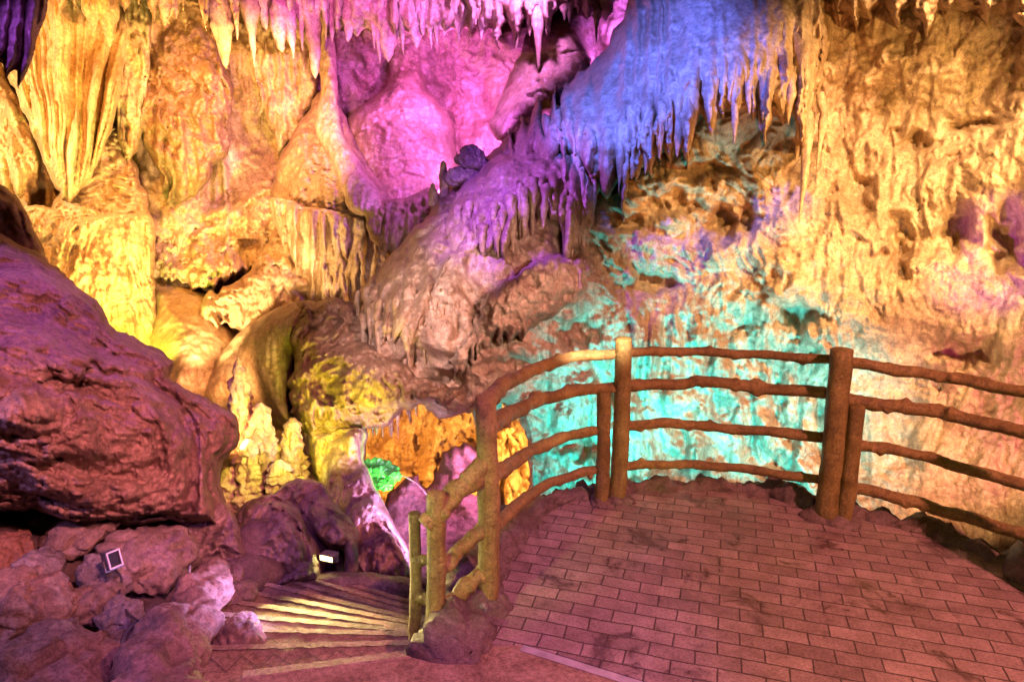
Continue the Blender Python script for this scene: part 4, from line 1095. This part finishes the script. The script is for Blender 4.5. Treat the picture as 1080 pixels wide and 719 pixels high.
rail(fence, [(516, 450), (540, 434), (575, 420), (620, 411), (656, 407)], 14, 2, taper=(1.15, .85))
rail(fence, [(520, 503), (545, 484), (575, 469), (610, 457), (636, 453)], 12, 3, taper=(1.2, .85))
rail(fence, [(522, 553), (545, 533), (575, 512), (610, 499), (635, 493)], 11, 4, taper=(1.2, .85))
rail(fence, [(656, 371), (720, 371), (790, 373), (886, 380)], 9.5, 5)
rail(fence, [(656, 407), (720, 405), (745, 401), (800, 409), (882, 416)], 12, 6)
rail(fence, [(654, 450), (710, 446), (770, 452), (874, 461)], 10.5, 7)
rail(fence, [(652, 492), (700, 489), (770, 493), (870, 506)], 9.5, 8)
rail(fence, [(892, 381), (960, 392), (1020, 402), (1140, 424)], 12.5, 9)
rail(fence, [(892, 421), (950, 429), (1010, 439), (1140, 470)], 14, 10)
rail(fence, [(900, 467), (960, 478), (1020, 494), (1140, 528)], 12, 11)
rail(fence, [(896, 513), (960, 528), (1020, 545), (1140, 582)], 13, 12)

sf = empty("stair_railing", ground(458, 680, -0.1))
tag(sf, "short olive log handrail slanting down to two posts at the stairs", "railing")
post(sf, 457, 682, 460, 520, 19, z=-0.10, seed=11)
post(sf, 437, 672, 437, 541, 12, z=-0.12, seed=12)
p513 = ground(515, 642); p458 = ground(457, 682, -0.1); p440 = ground(437, 672, -0.12)
def on_line(a, b):
    xa, xb = proj(a)[0], proj(b)[0]
    def f(px, py):
        t = (px - xa) / (xb - xa)
        return at_y(px, py, a[1] + (b[1] - a[1]) * t)
    return f
fl = on_line(p513, p458)
rail(sf, [(516, 482), (490, 511), (470, 533), (448, 553)], 20, 21, "post", fl, (1.1, 0.95))
rail(sf, [(514, 550), (490, 575), (460, 602)], 15, 22, "post", fl)
rail(sf, [(514, 598), (490, 620), (460, 646)], 14, 23, "post", fl)
f2 = on_line(p458, p440)
rail(sf, [(456, 590), (436, 590)], 10, 24, "post", f2, name="rung")
rail(sf, [(456, 631), (436, 629)], 10, 25, "post", f2, name="rung")
form("boulder", "mossy grey-green rock lump behind the lowest railing post at the photo's edge", "boulder",
     [(1050, 605), (1066, 575), (1086, 560), (1150, 560), (1150, 660), (1090, 640), (1066, 625)], ctrl([(1060, 610, 3.9), (1140, 610, 3.5)]), lambda P: d_boulder(P, .35, 2), "kerb", 1.4, (14, 0.2), (0.15, 40), 3, skirt=0.5, seed=40)
form("boulder", "dark magenta rocks just outside the platform beneath the lowest rail", "boulder",
     [(955, 556), (985, 548), (1005, 552), (1022, 566), (1030, 586), (1000, 584), (970, 572)], 4.35, lambda P: d_boulder(P, .3, 2.2), "rubble", 1.2, (8, 0.15), (0.08, 20), 3, skirt=0.4, seed=41)

# ---- rubble beside the stairs
def rk(px, py, D, w, h, seed, label, mat="rubble", rot=0.0, tilt=0.0, facet=0.6, depth=None, group=None, sub=5):
    m = D / F
    if mat == "rubble": mat = ("rubble", "rubble_grey", "rubble_red", "rubble")[seed % 4]
    o = rock("rock", at(px, py, D), (w * m / 2, (depth or w) * m / 2, h * m / 2), M[mat], seed, rot, tilt, sub, facet)
    tag(o, label, "rock", group)
rk(28, 645, 3.45, 105, 92, 1, "smooth rounded pink rock with a dark rim low in the corner", "boulder", 0.3, 0.35, 0.35)
rk(40, 715, 3.0, 170, 82, 2, "large grey-brown rock slab filling the lower corner", "boulder", 0.2, 0.2, 0.4)
rk(160, 592, 4.15, 105, 62, 3, "slanting brown rock wedge under the boulder beside the cable", "rubble", -0.3, 0.45, 0.7)
rk(88, 558, 4.4, 80, 40, 4, "orange-brown rock stuck beneath the boulder's dark overhang", "rubble", 0.2, -0.2, 0.6)
rk(112, 610, 3.95, 62, 54, 5, "grey block leaning against the square floodlight", "rubble", 0.4, 0.6, 0.8)
rk(65, 632, 3.6, 34, 52, 6, "pale violet knobbly rock beside the smooth pink one", "rubble", 0.1, -0.2, 0.5)
rk(98, 638, 3.6, 62, 50, 7, "reddish rock behind the lilac sharp chip", "rubble", 0.4, 0.3, 0.6)
rk(78, 672, 3.3, 26, 52, 8, "lilac sharp upright stone chip in the rubble", "rubble", 0.2, 0.25, 0.9)
rk(128, 648, 3.55, 52, 32, 9, "rose-coloured rock touching the cable's loop", "rubble", -0.4, 0.4, 0.6)
rk(92, 688, 3.2, 34, 52, 10, "dark red-brown upright rock near the cable's end", "rubble", 0.1, 0.1, 0.6)
rk(248, 680, 3.55, 62, 70, 11, "rounded brown rock touching the lowest stair tread", "boulder", 0.2, 0.5, 0.35)
rk(118, 690, 3.3, 60, 46, 12, "dark stone sunk in the dirt below the cable's loop", "rubble", 0.5, 0.1, 0.6)
rk(40, 600, 4.0, 60, 40, 13, "violet-brown rubble block in the shade of the boulder", "rubble", 0.5, 0.2, 0.7)
rk(12, 585, 4.1, 50, 46, 14, "dark purple block at the photo's edge beneath the boulder", "rubble", 0.2, 0.1, 0.7)
rk(212, 632, 4.0, 50, 44, 15, "brown stone squeezed between the log-shaped rock and the crumbly one", "rubble", 0.2, 0.1, 0.6)
r = random.Random(12)
for i in range(34):
    px = r.uniform(-10, 122); py = r.uniform(585, 715)
    D = 2.55 / (0.237 + 0.972 * (py - 359.5) / F) * r.uniform(0.97, 1.03)
    s = r.uniform(14, 30)
    rk(px, py, D, s, s * r.uniform(.6, 1), 50 + i, "small broken stone lying in the dark rubble below the boulder", "rubble", r.uniform(0, 3), r.uniform(-.4, .4), .7, group="small stones in the rubble", sub=4)
def log_rock():
    path = resample([at(230, 606, 3.98), at(208, 634, 3.68), at(190, 668, 3.36), at(174, 705, 3.06), at(160, 770, 2.75)], 90)
    rr = np.interp(np.linspace(0, 1, 90), [0, .1, .4, .75, 1], [.10, .125, .14, .165, .20])
    V, Q = tube_vq(path, rr, 70, 0.0)
    c = path[np.minimum(np.arange(len(V)) // 70, 89)]
    d = V - c; d /= np.linalg.norm(d, axis=1)[:, None] + 1e-6
    h = 0.05 * perlin(V * 3.2) + .05 * crag(warp(V, .05, 4), 4.5) + 0.045 * fract(V, 6, 5) + .02 * pits(V, 9, .4)
    tag(mesh_np("fallen_stalagmite", V + d * h[:, None], Q, M["boulder"]), "long pale log-shaped fallen stalagmite beside the stairs", "stalagmite")
log_rock()
rk(250, 628, 4.2, 46, 30, 91, "small grey rock at the upper end of the log-shaped one", "rubble", .3, .1, .6)
V, Q = tube_vq(resample([at(201, 596, 3.98), at(198, 612, 3.92), at(186, 634, 3.72), at(165, 647, 3.55), at(144, 656, 3.42), at(131, 672, 3.3), at(129, 690, 3.2), at(139, 704, 3.12), at(137, 712, 3.08)], 90), 0.0085, 8)
tag(mesh_np("power_cable", V, Q, M["grey"]), "thin grey cable curling over the rubble from the log-shaped rock", "cable")

V, Q = tube_vq(resample([at(121, 600, 3.78), at(128, 610, 3.72), at(126, 628, 3.6), at(134, 645, 3.5), at(146, 655, 3.40)], 50), 0.007, 8)
tag(mesh_np("power_cable", V, Q, M["black"]), "black cable running down from the square floodlight", "cable")
# ---- lamps that can be seen
def basis(dirv):
    d = np.asarray(dirv, float); d = d / np.linalg.norm(d)
    a = np.cross(d, [0, 0, 1.0]); a /= np.linalg.norm(a); b = np.cross(a, d)
    return np.stack([a, d, b], 1)   # local x, y (out of the glass), z
def floodlight(c, dirv, size, label, glow=None, body="grey", rim="white"):
    Rm = basis(dirv); w, h, dp = size
    e = empty("flood_light", c - G([0, 0, h * .7]))
    tag(e, label, "floodlight")
    loc = lambda v: G(c) + Rm @ G(v)
    mb = MB(); mb.add(*box_vq(loc((0, -dp / 2, 0)), (w, dp, h), Rm))
    for i in range(5): mb.add(*box_vq(loc((w * (-.36 + .18 * i), -dp - .012, 0)), (0.008, 0.024, h * .8), Rm))
    mb.build("housing", M[body], e, False)
    f = MB(); t = 0.007
    f.add(*box_vq(loc((0, .006, h / 2)), (w + t, .018, t), Rm)); f.add(*box_vq(loc((0, .006, -h / 2)), (w + t, .018, t), Rm))
    f.add(*box_vq(loc((w / 2, .006, 0)), (t, .018, h - t), Rm)); f.add(*box_vq(loc((-w / 2, .006, 0)), (t, .018, h - t), Rm))
    f.build("bezel", M[rim], e, False)
    g = MB(); g.add(*box_vq(loc((0, .003, 0)), (w - t, .004, h - t), Rm)); g.build("glass", glow or M["glass"], e, False)
    b = MB()
    for s in (-1, 1): b.add(*box_vq(loc((s * (w / 2 + .012), -dp / 2, -h * .35)), (.006, .02, h * .7), Rm))
    b.add(*box_vq(loc((0, -dp / 2, -h * .7)), (w + .03, .02, .006), Rm))
    b.build("bracket", M["grey"], e, False)
    return e
GLOW_Y = plain_mat("lamp_glow_yellow", (0.8, 0.7, 0.2), emit=((1.0, 0.86, 0.22), 9.0), bump=0.0)
GLOW_W = plain_mat("lamp_glow_warm", (0.8, 0.7, 0.4), emit=((1.0, 0.80, 0.25), 9.0), bump=0.0)
floodlight(at(120, 589, 3.72), (0.75, -0.55, 0.25), (0.062, 0.085, 0.07), "grey box floodlight with a white square frame sitting in the rubble")

floodlight(at(345, 588, 5.02), (-0.35, -1.0, 0.05), (0.11, 0.045, 0.06), "small glowing yellow stair lamp tucked under the crested rock", GLOW_W, "grey", "grey")

def fern():
    c = at(404, 503, 7.2)
    e = empty("fern", c - G([0, 0, .14])); tag(e, "bright green scalloped leafy plant glowing at the amber chamber's mouth", "plant")
    r = random.Random(4)
    def leaf(cx, cy, R0, nrm, seed, name="leaf"):
        c0 = at(cx, cy, 7.2 - .04 * seed); n = 40
        Rm = basis(nrm); rings = [0.03, .3, .6, .85, 1.0]
        V = []
        for k in rings:
            for j in range(n):
                a = 2 * math.pi * j / n
                lob = 1 + (.16 * abs(math.sin(a * 3.5 + seed)) - .08 + .04 * math.sin(a * 11 + seed)) * k
                rr = R0 * k * lob
                V.append(c0 + Rm @ G([rr * math.cos(a) * 1.15, .10 * R0 * math.cos(a * 7 + seed) * k - .25 * R0 * k * k, rr * math.sin(a) * .9]))
        V = G(V); q = grid_quads(len(rings), n)
        # thin closed blade
        B = V - (Rm @ G([0, 0.004, 0])); m = len(V)
        q2 = q[:, ::-1] + m
        rim = G([[(4 * n + j), (4 * n + (j + 1) % n), m + 4 * n + (j + 1) % n, m + 4 * n + j] for j in range(n)])
        mesh_np(name, np.vstack([V, B]), np.vstack([q, q2, rim]), M["leaf"], e)
    for i, (x, y, R0) in enumerate([(389, 491, .075), (397, 489, .07), (406, 492, .075), (414, 496, .07), (391, 500, .08), (401, 499, .085), (411, 504, .075), (397, 509, .075), (407, 511, .07), (417, 503, .06)]):
        leaf(x, y, R0, (r.uniform(-.5, .5), -1, r.uniform(0, .9)), i * .35)
    V, Q = tube_vq(resample([at(418, 499, 7.15), at(430, 504, 7.1), at(442, 512, 7.1), at(452, 524, 7.1)], 20), .004, 8)
    mesh_np("stem", V, Q, M["stem"], e)
fern()
# ================================================================== LIGHT
def spot(name, pos, tgt, col, power, angle=70, blend=0.6, size=0.08):
    l = bpy.data.lights.new(name, "SPOT"); l.color = col; l.energy = power
    l.spot_size = radians(angle); l.spot_blend = blend; l.shadow_soft_size = size
    o = bpy.data.objects.new(name, l); COL.objects.link(o)
    o.location = tuple(pos)
    from mathutils import Vector
    o.rotation_euler = Vector(tuple(np.asarray(tgt) - np.asarray(pos))).to_track_quat("-Z", "Y").to_euler()
    return o
def point(name, pos, col, power, size=0.08):
    l = bpy.data.lights.new(name, "POINT"); l.color = col; l.energy = power; l.shadow_soft_size = size
    o = bpy.data.objects.new(name, l); COL.objects.link(o); o.location = tuple(pos); return o

GOLD = (1.0, 0.64, 0.27); AMBER = (1.0, 0.40, 0.07); LEMON = (0.95, 0.85, 0.07); MAG = (0.55, 0.13, 1.0); VIO = (0.34, 0.09, 1.0); BLUE = (0.08, 0.13, 1.0)
TEAL = (0.02, 0.66, 0.76); ROSE = (1.0, 0.20, 0.26); MAUVE = (0.95, 0.24, 0.50)
# golden chamber
spot("gold_lamp", at(60, 330, 6.6), at(100, 60, 10), GOLD, 160, 110)
spot("gold_lamp", at(205, 392, 8.2), at(220, 100, 11), GOLD, 340, 100)
spot("gold_lamp", at(318, 318, 9.0), at(350, 250, 10), (1.0, 0.64, 0.25), 90, 90)
spot("gold_lamp", at(-40, -60, 6.0), at(130, 150, 10), AMBER, 480, 90)
spot("gold_lamp", at(330, 60, 8.4), at(200, 200, 10.5), (1.0, 0.50, 0.13), 230, 120)
spot("gold_lamp", at(-170, 120, 7.6), at(110, 110, 10.2), GOLD, 330, 100)
spot("gold_lamp", at(255, 190, 8.6), at(160, 60, 10.6), (1.0, 0.55, 0.16), 160, 130)
spot("lemon_lamp", at(150, 400, 8.2), at(100, 290, 9.5), (0.70, 0.90, 0.07), 250, 100)
spot("tan_lamp", at(230, 450, 7.6), at(200, 360, 9.4), (1.0, 0.50, 0.18), 90, 90)
# purple vault
spot("magenta_lamp", at(540, 40, 7.4), at(415, 150, 10.5), MAG, 300, 80)
spot("magenta_lamp", at(468, 205, 9.2), at(480, 30, 11), (0.72, 0.13, 1.0), 420, 110)
spot("magenta_lamp", at(560, -60, 8.2), at(480, 100, 11), (0.65, 0.20, 0.95), 260, 100)
spot("magenta_lamp", at(300, -40, 7.2), at(380, 90, 10.5), (0.85, 0.12, 0.8), 160, 80)
# blue drapery
spot("violet_lamp", at(652, 40, 9.4), at(590, 30, 10.4), (0.5, 0.12, 1.0), 120, 130)  # added fill for the dark gap behind the drapery, no fixture
spot("magenta_lamp", at(525, 172, 8.9), at(500, 60, 11.3), (0.80, 0.22, 0.95), 190, 110)
spot("blue_lamp", at(560, -140, 4.6), at(680, 80, 6.9), BLUE, 820, 52)
spot("violet_lamp", at(360, 30, 5.0), at(530, 200, 7.0), VIO, 330, 50)
spot("salmon_fill", at(700, 330, 3.6), at(500, 330, 7.0), (0.95, 0.62, 0.55), 140, 50)  # added front fill for the middle ridge, hangs in open air
spot("mauve_fill", at(300, 250, 4.6), at(430, 320, 7.0), (0.88, 0.62, 0.70), 170, 50)  # added front fill lifting the unlit bank, no lamp stands here
# orange near wall
spot("orange_lamp", G([4.4, 1.8, 5.2]), at(1010, 190, 6.2), (1.0, 0.60, 0.27), 1300, 50)
spot("orange_lamp", at(1330, 200, 3.8), at(960, 180, 6.4), (1.0, 0.58, 0.16), 260, 60)
spot("orange_lamp", at(900, 470, 5.0), at(790, 190, 7.2), (1.0, 0.34, 0.09), 110, 52)
spot("orange_lamp", at(1040, 660, 4.6), at(980, 430, 6.4), (1.0, 0.60, 0.26), 130, 75)
spot("orange_lamp", at(1100, -260, 4.2), at(1000, 140, 6.4), (1.0, 0.60, 0.25), 330, 64)
spot("crimson_light", at(1280, 520, 4.2), at(1020, 430, 6.2), (0.9, 0.04, 0.40), 45, 60)  # added low fill, reddens the shadows of the orange wall
spot("crimson_light", at(1180, 600, 3.9), at(1000, 470, 6.2), (0.9, 0.03, 0.30), 60, 36)  # another added red fill from low down
spot("crimson_light", at(760, 420, 5.4), at(1030, 280, 6.2), (0.55, 0.04, 0.9), 150, 22)
# turquoise pit
for (x, y, D, tx, ty, pw) in [(600, 660, 5.6, 592, 455, 230), (660, 690, 5.5, 662, 428, 420), (725, 700, 5.4, 728, 408, 540), (790, 700, 5.35, 796, 420, 460), (850, 690, 5.3, 858, 455, 200)]:
    spot("turquoise_lamp", at(x, y, D), at(tx, ty, 7.4), TEAL, pw, 52, 0.8)
# amber chamber
spot("amber_lamp", at(592, 470, 9.0), at(450, 470, 10.9), (1.0, 0.48, 0.10), 260, 140)
spot("amber_lamp", at(350, 480, 8.9), at(480, 470, 10.8), (1.0, 0.42, 0.07), 200, 130)
spot("violet_lamp", at(480, 560, 6.2), at(405, 540, 6.8), (0.6, 0.3, 1.0), 90, 90)
spot("pink_lamp", at(530, 440, 7.4), at(455, 530, 7.8), (0.95, 0.25, 0.8), 60, 80)
spot("violet_lamp", at(345, 640, 3.9) + G([0, 0, .25]), at(190, 650, 3.6), (0.6, 0.35, 1.0), 26, 70)
spot("violet_lamp", at(410, 510, 6.2), at(425, 430, 7.6), (0.75, 0.6, 1.0), 22, 70)
spot("magenta_lamp", at(220, -170, 6.4), at(240, 20, 8.8), (0.8, 0.12, 0.75), 80, 46)
spot("violet_lamp", G([0.2, 0.2, 2.9]), at(430, 715, 3.3), (0.62, 0.16, 0.85), 130, 50)
spot("green_lamp", at(440, 540, 6.8), at(402, 500, 7.2), (0.25, 1.0, 0.05), 60, 40)
# yellow stalagmite and stair lamp
spot("yellow_lamp", at(296, 526, 6.66), at(278, 440, 7.4), LEMON, 30, 140)
spot("yellow_lamp", at(312, 474, 6.1), at(266, 430, 7.3), (0.85, 0.92, 0.05), 34, 110)  # added in free air before the spires to brighten them
spot("yellow_lamp", at(352, 500, 6.0), at(350, 390, 7.2), LEMON, 60, 90)
spot("orange_lamp", at(250, 470, 6.6), at(275, 380, 8.2), (1.0, 0.42, 0.12), 70, 90)
# boulder, rubble, platform
spot("violet_lamp", at(-40, -260, 3.6), at(60, 310, 4.8), VIO, 130, 60)
spot("rose_lamp", G([0.5, 0.6, 3.7]), at(135, 405, 4.3), (1.0, 0.27, 0.33), 640, 34)
spot("violet_lamp", G([-3.3, 2.2, 1.9]), at(150, 670, 3.4), (0.55, 0.28, 0.9), 36, 90)
spot("rose_lamp", G([-0.3, 1.6, 2.3]), at(80, 650, 3.5), (1.0, 0.35, 0.32), 18, 70)
spot("stair_light", at(285, 645, 4.1) + G([0, 0, .12]), at(365, 690, 3.5), (1.0, 0.76, 0.28), 14, 100, 0.8, 0.2)  # extra light added to brighten the near treads, without a fixture
spot("magenta_lamp", at(475, 78, 9.9), at(430, 55, 11.6), (0.8, 0.14, 0.95), 95, 150)  # added fill where the ceiling ledge shades the purple wall
spot("gold_lamp", at(205, 28, 9.3), at(195, 50, 10.8), (1.0, 0.55, 0.16), 50, 140)  # added fill for the dark strip of golden wall below the ceiling
spot("rose_lamp", G([3.4, 0.2, 4.2]), at(760, 590, 4.0), (1.0, 0.29, 0.30), 660, 62)
spot("olive_fill", G([-1.3, 1.3, 1.5]), at(485, 545, 3.6), (0.78, 0.95, 0.20), 62, 30)  # added to brighten the stair posts, no fixture
spot("olive_fill", G([0.9, 0.6, 2.0]), at(880, 450, 4.4), (1.0, 0.75, 0.15), 28, 80)  # added front fill for the platform railing
spot("stair_light", at(325, 590, 4.4) + G([0, 0, .07]), at(380, 690, 3.5), (1.0, 0.76, 0.28), 50, 80, 0.8, 0.25)

w = bpy.data.worlds.new("World"); scene.world = w; w.use_nodes = True
bg = w.node_tree.nodes["Background"]; bg.inputs[0].default_value = (0.5, 0.35, 0.5, 1); bg.inputs[1].default_value = 0.0

cam = bpy.data.cameras.new("camera"); co = bpy.data.objects.new("camera", cam); COL.objects.link(co)
cam.sensor_width = 36; cam.lens = 36 * F / 1080.0; cam.clip_start = 0.05; cam.clip_end = 200
co.location = tuple(CAM); co.rotation_euler = (math.pi / 2 - TH, 0, 0)
scene.camera = co
scene.view_settings.view_transform = "Standard"; scene.view_settings.look = "None"
scene.view_settings.exposure = 1.42; scene.view_settings.gamma = 1
scene.cycles.use_denoising = True
scene.cycles.max_bounces = 6; scene.cycles.diffuse_bounces = 4; scene.cycles.glossy_bounces = 2
scene.cycles.sample_clamp_indirect = 6
